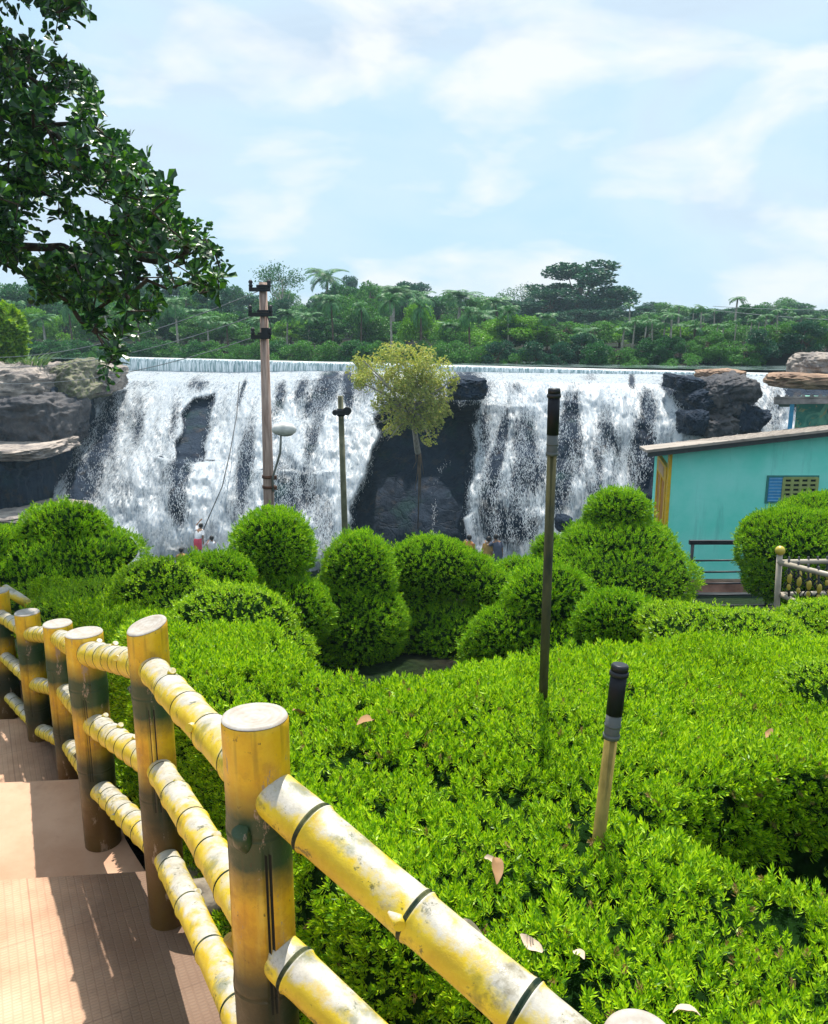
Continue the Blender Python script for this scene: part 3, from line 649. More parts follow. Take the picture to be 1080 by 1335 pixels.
vc = m.n('ShaderNodeTexVoronoi', feature='DISTANCE_TO_EDGE'); vc.inputs['Scale'].default_value = .8; dv_ = m.n('ShaderNodeVectorMath', operation='ADD'); m.link(m.coord(scale=(1, 1, 1.5)), dv_.inputs[0]); nz_ = m.n('ShaderNodeTexNoise'); nz_.inputs['Scale'].default_value = 1.1; nz_.inputs['Detail'].default_value = 6; m.link(m.coord(), nz_.inputs['Vector']); m.link(nz_.outputs['Color'], dv_.inputs[1]); m.link(dv_.outputs[0], vc.inputs['Vector']); ck = m.ramp(vc.outputs['Distance'], [(0, 1), (.035, 0)])
c = m.mix(m.math('MULTIPLY', ck, .18), c, (.002, .003, .006)); bn_ = m.noise(m.coord(loc=(9, 3, 1)), 1.7, 7, .7); c = m.mix(m.ramp(bn_, [(.55, 0), (.68, .6)]), c, (.075, .058, .045))
m.color(c); m.bump(m.math('ADD', m.math('ADD', a, m.math('MULTIPLY', b, .6)), m.math('MULTIPLY', ck, -.12)), .8, .3); WET = m.mat
tag(npmesh('cliff', FV.reshape(-1, 3), FF_, WET), kind='structure')
# how much water covers each place of the face
cov = np.full(PX.shape, .95)
def dab(cx, cy, rx, ry, s, tilt=0):
    global cov
    dx = PX - cx + tilt * (PY - cy); dy = PY - cy
    cov = cov - s * np.exp(-((dx / rx) ** 2 + (dy / ry) ** 2) ** 1.3)
for d_ in ((142, 552, 15, 48, .48, .12), (112, 560, 10, 22, .30, .3), (100, 640, 14, 42, .95, .0), (124, 610, 12, 50, .40, 0), (150, 625, 12, 40, .22, 0), (180, 552, 9, 32, .32, .1), (228, 545, 8, 38, .34, .1),
           (190, 500, 20, 6, .12, 0), (236, 612, 16, 16, .52, 0), (232, 662, 13, 48, .62, 0), (168, 640, 10, 30, .12, 0), (205, 590, 10, 40, .12, 0), (318, 620, 13, 60, .36, .1), (300, 655, 14, 40, .15, 0), (316, 510, 3, 22, .5, .3),
           (430, 497, 16, 24, .60, .2), (454, 508, 6, 26, .9, 0), (366, 515, 8, 24, .46, .15), (392, 508, 9, 18, .42, .3), (414, 524, 20, 22, .40, .6), (352, 540, 8, 14, .3, 0), (408, 572, 9, 30, .42, .3), (384, 643, 34, 34, .36, 0), (362, 640, 16, 60, .2, 0),
           (322, 600, 10, 50, .3, .1), (424, 690, 18, 40, .26, 0), (445, 600, 10, 30, .1, 0), (470, 500, 14, 20, .3, 0), (500, 500, 20, 14, .35, 0), (607, 505, 26, 18, .95, 0), (600, 480, 30, 8, .3, 0), (632, 560, 9, 38, .34, 0), (652, 585, 7, 52, .60, .18), (684, 572, 16, 36, .42, .05), (694, 612, 20, 34, .40, 0), (672, 640, 12, 30, .3, 0), (640, 640, 16, 50, .34, 0),
           (680, 690, 32, 26, .42, 0), (640, 700, 40, 30, .2, 0), (742, 556, 15, 48, .66, .12), (733, 626, 15, 46, .56, 0), (756, 600, 8, 30, .3, 0), (788, 570, 14, 38, .46, .1), (780, 640, 14, 34, .34, 0), (806, 590, 8, 30, .3, 0), (846, 530, 11, 22, .66, -.2), (838, 566, 11, 24, .72, 0), (826, 600, 10, 30, .3, 0), (852, 640, 20, 60, .98, 0), (824, 495, 5, 12, .6, 0), (770, 492, 12, 7, .35, 0), (735, 484, 18, 5, .3, 0), (676, 506, 10, 8, .3, 0),
           (980, 520, 8, 30, .2, 0), (1012, 540, 10, 50, .22, 0), (258, 500, 16, 10, .35, 0), (720, 700, 20, 22, -.3, 0), (210, 700, 40, 26, -.25, 0), (280, 660, 12, 60, -.15, 0), (440, 640, 10, 60, -.1, 0)): dab(*d_)
q = np.stack([PX * .035, PY * .006, PX * 0 + 9], -1); cov = cov + .15 * fbm(q, 4)
cov = cov * (1 - cave) + .02 * cave; cov = cov * (1 - .72 * rockp * (1 - .5 * (fbm(np.stack([PX * .05, PY * .12, PX * 0], -1), 3) > .18))); cov = cov * (1 - slab * .95); cov = cov * (1 - leftr)
cov = np.where(PX > 1016 + (PY - 490) * .4, 0, cov); cov = np.where(shelf < 1, np.clip(cov + .1, 0, .97), cov)
# a thread of water down the cave
cov = np.maximum(cov, .42 * np.exp(-((PX - (566 + 20 * np.exp(-((PY - 600) / 14).clip(0, 9)))) / 2.6) ** 2) * sm(596, 606, PY) * (1 - sm(690, 730, PY)))
cov = np.clip(cov + .18 * sm(670, 735, PY) * (cov > .2), 0, 1)
def water_mesh(name, off, seed, mat, thr):
    nz = fbm(np.stack([PX * .06, PY * .010, PX * 0 + seed], -1), 4)
    D = DEP2 - (.12 + off + .16 * (1 + nz)) * (.25 + .75 * ramp_) - .10 * fbm(np.stack([PX * .25, PY * .09, PX * 0 + seed], -1), 3) * ramp_
    t_ = D / (cp + yv * sp); V = np.stack([x * t_, D, (-sp + yv * cp) * t_], -1)
    keep = (cov[:-1, :-1] > thr) & (PX[:-1, :-1] > 60) & (PX[:-1, :-1] < 1075)
    F = np.stack([I[:-1, :-1], I[1:, :-1], I[1:, 1:], I[:-1, 1:]], -1)[keep]
    used = np.unique(F); mp_ = np.full(nI * nJ, -1); mp_[used] = np.arange(len(used))
    o = npmesh(name, V.reshape(-1, 3)[used], mp_[F], mat)
    at_ = o.data.attributes.new('cover', 'FLOAT', 'POINT'); at_.data.foreach_set('value', cov.reshape(-1)[used].astype(np.float32))
    return o, V
m = NM('falling_water', .35, .4); at_n = m.n('ShaderNodeAttribute', attribute_name='cover')
v = m.coord(scale=(1, .35, .36)); f1 = m.noise(m.coord(scale=(1.5, .4, .17)), 10.5, 5, .75, .3); f2 = m.noise(m.coord(scale=(1.1, .3, .16)), 3.4, 5, .65, .3); f3 = m.noise(m.coord(scale=(1, .2, .12)), 1.6, 4, .6)
nn = m.math('ADD', m.math('ADD', m.math('MULTIPLY', f1, .50), m.math('MULTIPLY', f2, .34)), m.math('MULTIPLY', f3, .16))
al = m.math('MULTIPLY', m.math('ADD', m.math('ADD', nn, m.math('MULTIPLY', at_n.outputs['Fac'], .56)), -.822), 5.0, True)
m.color(m.mix(m.ramp(f1, [(.38, 0), (.56, 1)]), (.40, .53, .66), (.95, .97, .98))); m.bump(nn, .4, .06)
m.p.inputs['Subsurface Weight'].default_value = 0
tr = m.n('ShaderNodeBsdfTranslucent'); tr.inputs[0].default_value = (.9, .95, 1, 1); mx = m.n('ShaderNodeMixShader'); mx.inputs[0].default_value = .45
m.link(m.p.outputs[0], mx.inputs[1]); m.link(tr.outputs[0], mx.inputs[2])
tp = m.n('ShaderNodeBsdfTransparent'); m2 = m.n('ShaderNodeMixShader'); m.link(al, m2.inputs[0]); m.link(tp.outputs[0], m2.inputs[1]); m.link(mx.outputs[0], m2.inputs[2]); m.link(m2.outputs[0], m.out.inputs[0])
WATER = m.mat
wo, WVt = water_mesh('waterfall', 0, 1, WATER, .06); tag(wo, kind='structure')
# thrown drops and shreds of foam: little elongated slivers in front of the sheet
m = NM('foam', .5, .3); m.color((.95, .97, .98)); tr = m.n('ShaderNodeBsdfTranslucent'); tr.inputs[0].default_value = (.95, .97, 1, 1); mx = m.n('ShaderNodeMixShader'); mx.inputs[0].default_value = .5
m.link(m.p.outputs[0], mx.inputs[1]); m.link(tr.outputs[0], mx.inputs[2]); m.link(mx.outputs[0], m.out.inputs[0]); FOAM = m.mat
r2 = np.random.default_rng(11); cw = cov * (cov > .12) * (1.0 + .3 * ((cov > .25) & (cov < .75))) * (PX > 70) * (PX < 1060) * (shelf >= 1) * (PY < 770)
clump = sm(-.25, .35, fbm(np.stack([PX * .16, PY * .05, PX * 0 + 2], -1), 3)); cw = cw * (.12 + clump) * np.gradient(PY, axis=0)
pr = cw.ravel() / cw.sum(); pick = r2.choice(len(pr), 130000, p=pr)
Pd = WVt.reshape(-1, 3)[pick] + r2.normal(size=(len(pick), 3)) * np.array([.05, .0, .08]); Pd[:, 1] -= r2.exponential(.16, len(pick)) + .03
ln = r2.uniform(.04, .20, len(pick)) * r2.uniform(.4, 1, len(pick)); wd = r2.uniform(.005, .011, len(pick))
tilt = r2.normal(size=(len(pick), 2)) * .28
ax = np.stack([tilt[:, 0], tilt[:, 1] - .25, -np.ones(len(pick))], 1); ax /= np.linalg.norm(ax, axis=1, keepdims=True)
sd = np.cross(ax, r2.normal(size=ax.shape)); sd /= np.linalg.norm(sd, axis=1, keepdims=True); s2 = np.cross(ax, sd)
V = np.stack([Pd - ax * ln[:, None] / 2, Pd + sd * wd[:, None], Pd + s2 * wd[:, None], Pd - sd * wd[:, None], Pd - s2 * wd[:, None], Pd + ax * ln[:, None] / 2], 1)
b0 = (np.arange(len(Pd)) * 6)[:, None, None]; T = np.array([[0, 1, 2], [0, 2, 3], [0, 3, 4], [0, 4, 1], [5, 2, 1], [5, 3, 2], [5, 4, 3], [5, 1, 4]])
tag(npmesh('spray_drops', V.reshape(-1, 3), (T[None] + b0).reshape(-1, 3), FOAM, None, False), kind='stuff')
# pool and river
m = NM('river_water', .12, .5); v = m.coord(); n_ = m.noise(v, 1.2, 6, .6); m.color(m.mix(m.ramp(n_, [(.4, 0), (.62, 1)]), (.05, .09, .08), (.30, .38, .38))); m.bump(n_, .3, .05); RIV = m.mat
mb = MB(); pz = -10.0
mb.add([(-40, 24, pz), (40, 24, pz), (40, 36, pz), (-40, 36, pz)], [(0, 1, 2, 3)], 0, False); tag(mb.build('pool_water', RIV), kind='structure')
mb = MB(); L0 = DA + (DA - DB) * 1.2; L1 = DB + (DB - DA) * 1.2; zr = -1.93
mb.add([(L0[0], L0[1] + .4, zr), (L1[0], L1[1] + .4, zr), (L1[0] + 30, L1[1] + 45, zr), (L0[0] - 20, L0[1] + 40, zr)], [(0, 1, 2, 3)], 0, False); tag(mb.build('river_water', RIV), kind='structure')
# ------------------------------------------------------------------ weir
weir = empty('weir', tuple((DA + DB) / 2)); tag(weir, 'long low concrete weir with water curtaining over it above the falls', 'weir')
WO = Vector((DA + DB) / 2); ud = Vector(tuple(DB - DA)); 
mb = MB(); CV = []; n_ = 420
mW = MB()
p0 = Vector(tuple(DA)) - ud * .02; p1 = Vector(tuple(DB)) + ud * .01; nrm_ = Vector((ud.y, -ud.x, 0)).normalized()
V = []; F = []
for i in range(40):
    p = p0.lerp(p1, i / 39)
    V += [p + nrm_ * -.02 + Vector((0, 0, -.03)), p - nrm_ * .45 + Vector((0, 0, -.03)), p - nrm_ * .45 + Vector((0, 0, -1.3)), p + nrm_ * .05 + Vector((0, 0, -1.3))]
for i in range(39):
    a = 4 * i; b = a + 4
    for j in range(4): F.append((a + j, a + (j + 1) % 4, b + (j + 1) % 4, b + j))
F += [(0, 1, 2, 3)]; mb.add(V, F, 0, False)
wl = mb.build('wall', noisy('weir_concrete', (.08, .09, .08), (.26, .27, .25), 3, .8, .4, .03), weir, origin=WO); wl.location = (0, 0, 0)
m = NM('curtain_water', .3, .5); v = m.coord(scale=(1, 1, .06)); n1_ = m.noise(v, 9, 4, .7); m.color(m.mix(m.ramp(n1_, [(.40, 0), (.60, 1)]), (.18, .30, .32), (.88, .93, .95))); m.bump(n1_, .8, .05)
sxz = None; CURT = m.mat
V = []; nu = 500; prof = [(-.5, .012), (-.1, .016), (.03, .0), (.10, -.06), (.15, -.25), (.18, -.55), (.21, -1.0)]
for i in range(nu):
    p = p0.lerp(p1, i / (nu - 1)); f_ = fbm(np.array([i * .5, 0, 0]), 2)
    for (o_, dz) in prof: V.append(p + nrm_ * (o_ + (.05 * float(f_) if dz < 0 else 0)) + Vector((0, 0, dz)))
k = len(prof); F = [(i * k + j, i * k + j + 1, (i + 1) * k + j + 1, (i + 1) * k + j) for i in range(nu - 1) for j in range(k - 1)]
mi = [1 if (f[0] % k) < 2 else 0 for f in F]
mb = MB(); mb.add(V, F); mb.m = mi; wc = mb.build('water_curtain', [CURT, FOAM], weir, origin=WO); wc.location = (0, 0, 0)
# ------------------------------------------------------------------ boulders
m = NM('dry_rock', .85, .2); v = m.coord(); a = m.noise(v, .9, 8, .65); b = m.noise(v, 6, 8, .7); gn = m.n('ShaderNodeNewGeometry'); sn = m.n('ShaderNodeSeparateXYZ'); m.link(gn.outputs['Normal'], sn.inputs[0])
st_ = m.noise(m.coord(scale=(1, 1, 5)), 1.6, 6, .6)
c = m.mix(m.ramp(a, [(.35, 0), (.65, 1)]), (.22, .19, .17), (.50, .42, .36)); c = m.mix(m.ramp(st_, [(.45, 0), (.6, .6)]), c, (.07, .07, .085)); c = m.mix(m.ramp(b, [(.5, 0), (.72, .5)]), c, (.55, .48, .42))
m.color(c); m.bump(m.math('ADD', st_, m.math('MULTIPLY', b, .4)), .8, .15); DRY = m.mat
m = NM('grey_rock', .8, .2); v = m.coord(); a = m.noise(v, .8, 8, .65); b = m.noise(v, 5, 8, .7); c = m.mix(m.ramp(a, [(.35, 0), (.65, 1)]), (.035, .04, .055), (.13, .12, .12)); c = m.mix(m.ramp(b, [(.5, 0), (.7, .5)]), c, (.20, .17, .15)); m.color(c); m.bump(m.math('ADD', a, b), .8, .15); DRYD = m.mat
m = NM('moss_rock', .85, .2); v = m.coord(); a = m.noise(v, .9, 8, .65); b = m.noise(v, 6, 8, .7)
c = m.mix(m.ramp(a, [(.35, 0), (.65, 1)]), (.10, .10, .09), (.32, .28, .22)); c = m.mix(m.ramp(b, [(.44, 0), (.58, .7)]), c, (.09, .13, .02)); m.color(c); m.bump(b, .7, .15); MOSS = m.mat
BROWN = noisy('brown_rock', (.16, .10, .07), (.40, .26, .17), 1.4, .85, .7, .15)
def blob_rock(name, label, px, py, rx, ry, Y, mat, deep=None, seed=0, rough=.28, flat_top=None, group='rocks around the falls', rot=0, boxy=.75):
    c_ = at(px, py, Y); k_ = pxm(Y, py); q = np.array([rx * k_, (deep or rx * k_ * .9), ry * k_])
    a = np.linspace(0, math.pi, 97)[:, None]; t = np.linspace(0, 2 * math.pi, 144, endpoint=False)[None, :]
    D = np.stack([np.sin(a) * np.cos(t), np.sin(a) * np.sin(t), np.cos(a) * np.ones_like(t)], -1).reshape(-1, 3)
    Db = np.sign(D) * np.abs(D) ** boxy; Db /= (np.abs(Db) ** 4).sum(1, keepdims=True) ** .25
    cell = fbm(D * 1.7 + seed * 3.1, 4); fac = np.round(cell * 4) / 4 * .5 + cell * .5
    rg = 1 - 2 * np.abs(fbm(D * 3.1 + seed * 1.7, 3)); cut = np.minimum(0, vnoise(D * np.array([2.2, 2.2, 5.5]) + seed) + .25); s = 1 + rough * fac[:, None] + .09 * rg[:, None] + .30 * rough * cut[:, None] + .07 * fbm(D * 9 + seed, 4)[:, None]; P = Db * s
    if rot: cr_, sr_ = math.cos(rot), math.sin(rot); P = np.stack([P[:, 0] * cr_ - P[:, 2] * sr_ * q[2] / q[0], P[:, 1], P[:, 0] * sr_ * q[0] / q[2] + P[:, 2] * cr_], -1)
    V = c_ + P * q; F = []
    for i in range(96):
        for k in range(144):
            k2 = (k + 1) % 144; F.append((i * 144 + k, (i + 1) * 144 + k, (i + 1) * 144 + k2, i * 144 + k2))
    return tag(npmesh(name, V, F, mat, origin=c_), label, 'rock', group)
blob_rock('boulder', 'big sunlit tan boulder at the far left edge', 20, 523, 62, 46, 39, DRY, 3, 1, .25)
blob_rock('boulder', 'moss topped pale rock hump right of the big tan boulder', 95, 500, 36, 24, 41, MOSS, 2.5, 2, .3, rot=.25)
blob_rock('boulder', 'grey layered rock directly beside the left shoulder of the falls', 128, 492, 28, 17, 43, DRY, 2, 3, .3)
blob_rock('boulder', 'dark rounded rock block below the mossy hump', 56, 548, 38, 34, 37.5, DRYD, 2.5, 4, .2)
blob_rock('boulder', 'dark shadowed rock wall between the rounded block and the falls', 86, 548, 14, 42, 39.8, WET, 2.5, 5, .2)
blob_rock('rock_ledge', 'flat bright rock shelf jutting out under the dark blocks', 22, 583, 58, 9, 35.5, DRY, 2.6, 6, .12)
blob_rock('rock_ledge', 'huge dark rock wall beneath the bright shelf', 0, 632, 66, 46, 36, WET, 3.2, 7, .12, boxy=.5)
blob_rock('boulder', 'dark blue shaded rock between the shelf and the leftmost stream', 62, 635, 15, 50, 36.6, WET, 2, 8, .15)
blob_rock('rock_ledge', 'low grey rock step just above the left topiary mound', 30, 668, 70, 8, 33.5, DRY, 2, 9, .12)
blob_rock('boulder', 'largest dark boulder jutting out of the right part of the falls', 944, 512, 27, 22, 33.2, DRYD, 1.5, 21, .35, rot=.3)
blob_rock('boulder', 'lower dark boulder wet with spray left of the small cascade', 968, 550, 18, 22, 32.6, WET, 1.3, 22, .35, rot=-.3)
blob_rock('boulder', 'wide dark boulder below the largest one, just above the turquoise roof', 932, 556, 20, 16, 32.6, DRYD, 1.2, 30, .35, rot=.2)
blob_rock('boulder', 'small round dark boulder at the foot of the white chute', 902, 551, 14, 15, 32.2, WET, .9, 23, .3)
blob_rock('boulder', 'low brown hump capping the rocks at the weir', 940, 489, 24, 7, 34.8, BROWN, 1.0, 24, .25)
blob_rock('boulder', 'broken dark rock in the thin water under the brown hump', 892, 500, 17, 9, 34.4, WET, 1.2, 25, .4, rot=-.2)
blob_rock('boulder', 'middle dark rock with a white trickle over it', 908, 521, 16, 12, 33.4, WET, 1.2, 31, .4, rot=.4)
blob_rock('boulder', 'thin dark rocks uncovered beside the cliff tree', 608, 506, 22, 14, 36.5, WET, 1.4, 26, .35)
blob_rock('boulder', 'large smooth dark boulder at the right edge above the huts', 1078, 481, 38, 19, 27, DRY, 1.0, 27, .12)
blob_rock('rock_ledge', 'brown flat overhanging slab pointing left under the right edge boulder', 1058, 496, 52, 9, 26, BROWN, .9, 28, .15)
blob_rock('boulder', 'small dark rock in the spray behind the tiered topiary', 735, 682, 9, 9, 27, WET, .4, 29, .3)
# ------------------------------------------------------------------ trees
def tree_parts(h, cr, seed, leafs, trunk_r, clumps=26, leaf=.16, squash=.8, crown_at=.62, spread=1.0, airy=0):
    """-> trunk MB, crown (V,F) for a tree of height h and crown radius cr, standing at the origin"""
    r = random.Random(seed); rn = np.random.default_rng(seed); mb = MB(); cz = h * crown_at + (h * (1 - crown_at)) * .35
    top = Vector((r.uniform(-.2, .2) * cr, r.uniform(-.2, .2) * cr, h * .8)); mid = Vector((r.uniform(-.1, .1) * cr, 0, h * .4))
    mb.tube([(0, 0, -.5), (0, 0, h * .08), mid, top], [trunk_r * 1.3, trunk_r, trunk_r * .75, trunk_r * .25], 8)
    C = []
    for i in range(clumps):
        a = r.uniform(0, 2 * math.pi); e = math.asin(r.uniform(-.75, 1)); d = Vector((math.cos(a) * math.cos(e), math.sin(a) * math.cos(e), math.sin(e)))
        q = r.uniform(.55, 1.0); p = Vector((d.x * cr * q * spread, d.y * cr * q * spread, cz + d.z * (h - cz) * q * (1 if d.z > 0 else squash)))
        s = cr * r.uniform(.22, .42); p.z = min(p.z, h - s * .5); C.append((p, s))
        if i % 2 == 0:
            k_ = r.uniform(.3, .9); st_ = Vector((0, 0, 0)).lerp(mid, k_ * 2) if k_ < .5 else mid.lerp(top, k_ * 2 - 1)
            mb.tube([st_, st_.lerp(p, .5) + Vector((0, 0, -.05 * h)), p], [trunk_r * .4, trunk_r * .22, trunk_r * .06], 5, cap=False)
    P = []; N = []; tot = sum(s * s for _, s in C)
    for p, s in C:
        n = int(leafs * s * s / tot); d = rn.normal(size=(n, 3)); d /= np.linalg.norm(d, axis=1, keepdims=True)
        rad = s * (rn.uniform(.55, 1.08, n) if not airy else rn.uniform(.1, 1.3, n))[:, None]
        P.append(np.array(p) + d * rad * np.array([1, 1, .7])); N.append(d + np.array([0, 0, .5]))
    P = np.concatenate(P); N = np.concatenate(N) + rn.normal(size=P.shape) * .45
    lf = [sprig(3, 1, .55, 1.2, .1, 90 + k_) for k_ in range(3)]
    return mb, scatter(lf, P, N, leaf * rn.uniform(.6, 1.3, len(P)), rn)
BARK = noisy('bark_brown', (.05, .035, .022), (.16, .12, .085), 7, .9, .6, .03, stretch=(1, 1, .3))
BARKP = noisy('bark_pale', (.22, .20, .16), (.48, .44, .38), 6, .85, .4, .02, stretch=(1, 1, .4))
FG = [leafmat('forest_leaf_deep', [(.012, .075, .03), (.035, .16, .05), (.08, .28, .06)], .3, .5, .5, .25, (1, 1.1, .5)),
      leafmat('forest_leaf_mid', [(.035, .14, .03), (.08, .26, .045), (.16, .38, .06)], .32, .5, .5, .25, (1, 1.1, .5)),
      leafmat('forest_leaf_bright', [(.08, .24, .02), (.17, .40, .03), (.28, .54, .04)], .35, .5, .5, .25, (1, 1.1, .4)),
      leafmat('forest_leaf_blue', [(.010, .06, .04), (.025, .12, .065), (.06, .20, .09)], .25, .45, .5, .25, (.9, 1.1, .7))]
def proto_tree(name, h, cr, seed, leafs, tr_r, mat, bark=BARK, **k):
    mb, (V, F) = tree_parts(h, cr, seed, leafs, tr_r, **k); e = empty(name)
    mb.build('trunk', bark, e); npmesh('crown', V, F, mat, e); return e
protos = [proto_tree('broadleaf_tree', 7, 3.0, 1, 5200, .22, FG[0], leaf=.27, crown_at=.22), proto_tree('broadleaf_tree', 6.5, 3.2, 2, 5200, .2, FG[1], leaf=.26, crown_at=.2), proto_tree('broadleaf_tree', 5.2, 3.0, 3, 5200, .16, FG[2], leaf=.22, crown_at=.18),
          proto_tree('broadleaf_tree', 8, 2.8, 4, 5600, .22, FG[3], leaf=.27, crown_at=.2), proto_tree('broadleaf_tree', 6, 3.4, 5, 4600, .2, FG[1], leaf=.24, crown_at=.18), proto_tree('airy_tree', 8, 3.0, 6, 1500, .16, FG[0], BARKP, leaf=.2, airy=1, clumps=34)]
def palm_proto(name, h, L_, nf, seed, tr, droop=1.0, mat=None):
    r = random.Random(seed); e = empty(name); mb = MB(); lean = r.uniform(-.06, .06) * h
    pts = [(lean * (i / 6) ** 2, 0, -.4 + (h + .4) * i / 6) for i in range(7)]; mb.tube(pts, [tr * (1.25 - .55 * i / 6) for i in range(7)], 8); mb.build('trunk', BARKP if h > 5 else BARK, e)
    V = []; top = np.array([lean, 0, h])
    for f in range(nf):
        a = 2 * math.pi * f / nf * 1.618 + r.uniform(-.2, .2); el = r.uniform(-.35, 1.25); d = np.array([math.cos(a), math.sin(a), 0]); p = top.copy(); ns = 14; sg = L_ / ns
        side = np.array([-math.sin(a), math.cos(a), 0])
        for s in range(ns):
            dirv = d * math.cos(el) + np.array([0, 0, 1]) * math.sin(el); q_ = p + dirv * sg; el -= (.11 + .05 * s / ns) * droop
            ll = L_ * .30 * math.sin(math.pi * (.12 + .85 * (s + .5) / ns)) ** .7
            for sd in (-1, 1):
                for h_ in (0, .5):
                    b = p + dirv * sg * h_; V.append(diamond(b, side * sd + dirv * .55 + np.array([0, 0, -.45 * droop + r.uniform(-.15, .15)]), dirv, ll * r.uniform(.8, 1.1), sg * .42, .05))
            V.append(np.array([p + side * .012 * L_, q_ + side * .008 * L_, q_ - side * .008 * L_, p - side * .012 * L_])); p = q_
    V = np.concatenate(V); npmesh('crown', V, np.arange(len(V)).reshape(-1, 4), mat, e); return e
PALM = leafmat('palm_frond', [(.025, .11, .045), (.06, .20, .06), (.14, .33, .10)], .2, .5, .6, .2, (1, 1.1, .6), .2)
palms = [palm_proto('coconut_palm', 6.5, 2.6, 22, 1, .16, 1.0, PALM), palm_proto('coconut_palm', 5.0, 2.3, 20, 2, .15, 1.15, PALM), palm_proto('areca_palm', 6.5, 1.15, 13, 3, .105, 1.2, PALM), palm_proto('areca_palm', 5.5, 1.25, 12, 4, .11, 1.1, PALM)]
hts = {0: 7, 1: 6.5, 2: 5.2, 3: 8, 4: 6, 5: 8}
used = set()
def place(proto, key, px, ptop, Y, hh, label, cat, group, rz=None, wide=1.0, rpx=None):
    """stand a tree at column px, depth Y, its top reaching photo row ptop"""
    c_ = at(px, ptop, Y); gz = float(tz(c_[0], Y)); H = c_[2] - gz; s = max(.25, H / hh)
    o = proto if key not in used else copy_tree(proto); used.add(key)
    if rpx: wide = rpx * pxm(Y, ptop) / (3.1 * s)
    o.location = (c_[0], Y, gz); o.scale = (s * wide, s * wide, s); o.rotation_euler = (0, 0, rz if rz is not None else random.uniform(0, 6.28)); tag(o, label, cat, group); return o
GT = 'trees on the far river bank'
def canopy(px): return np.interp(px, [-60, 0, 120, 200, 260, 330, 380, 470, 560, 660, 720, 830, 900, 1000, 1060, 1140], [372, 372, 378, 372, 376, 392, 388, 368, 384, 398, 400, 408, 404, 402, 414, 418])
R3 = random.Random(5)
# the ones with a look of their own
place(protos[3], 'b3', 757, 341, 88, 8.0, 'tallest dark broad tree on the far bank, rising above all others', 'tree', GT, 1.0, rpx=66)
place(protos[3], 'b3', 718, 376, 84, 8.0, 'dark lower tree leaning against the left side of the tallest tree', 'tree', GT, 2.0, rpx=44)
place(protos[3], 'b3', 796, 372, 84, 8.0, 'dark blue-green tree against the right side of the tallest tree', 'tree', GT, 3.3, rpx=44)
place(protos[5], 'b5', 366, 342, 100, 8.0, 'thin airy tree showing sky through it behind the utility pole top', 'tree', GT, .3, rpx=34)
place(protos[5], 'b5', 684, 370, 96, 8.0, 'pale airy tree just left of the tallest tree', 'tree', GT, 2.3, rpx=28)
place(protos[2], 'b2', 585, 418, 56, 5.2, 'bright green spreading tree right behind the cliff tree', 'tree', GT, 0, rpx=48)
place(protos[2], 'b2', 668, 412, 50, 5.2, 'bright yellow-green bushy tree left of the tallest tree', 'tree', GT, 2, rpx=46)
for px, pt, Y, k_, lab in ((425, 344, 80, 0, 'tallest coconut palm, standing clear of the canopy right of the utility pole'), (424, 378, 66, 1, 'coconut palm with drooping fronds below the tallest palm'), (512, 368, 70, 0, 'coconut palm reaching the canopy above the thin pole'), (548, 374, 76, 1, 'coconut palm to the right of the thin pole'), (598, 374, 72, 0, 'coconut palm above the cliff tree'), (650, 382, 70, 1, 'coconut palm left of the pale airy tree'), (630, 400, 64, 1, 'short dark coconut palm between the two bright trees'),
                       (255, 398, 64, 1, 'coconut palm half hidden behind the overhanging branch'), (470, 404, 64, 1, 'low coconut palm in front of the middle canopy'), (1050, 446, 44, 1, 'low wide palm above the right edge boulder'), (905, 440, 46, 1, 'low wide palm among the slim areca stems')):
    place(palms[k_], 'p%d' % k_, px, pt, Y, 7.9 if k_ == 0 else 6.3, lab, 'palm', GT, rpx=44 if Y > 60 else 26)
AR = ((823, 396, 52, 'areca palm just right of the tallest tree'), (846, 408, 50, 'areca palm second to the right of the tallest tree'), (868, 404, 50, 'slim areca palm left of the orange crowned tree gap'), (887, 398, 49, 'areca palm with a bare pale stem above the brown weir hump'), (905, 402, 49, 'areca palm close beside the bare-stemmed one'), (918, 410, 48, 'shorter areca palm in the middle of the slim grove'), (934, 404, 48, 'areca palm left of the highest areca'), (961, 387, 47, 'highest areca palm standing above the right canopy'), (975, 412, 47, 'lower areca palm right of the highest areca'), (1002, 418, 46, 'areca palm between the highest areca and the twin pair'), (1037, 408, 48, 'left palm of the twin pair near the right edge'), (1056, 412, 48, 'right palm of the twin pair near the right edge'), (1078, 430, 46, 'areca palm cut by the right edge of the picture'), (790, 420, 50, 'areca palm in front of the tallest tree right flank'))
for i, (px, pt, Y, lab) in enumerate(AR): place(palms[2 + i % 2], 'p%d' % (2 + i % 2), px, pt - 3, Y + 12, 7.0 if i % 2 == 0 else 6.0, lab, 'palm', GT, wide=1.3 if i % 3 else 1.5)
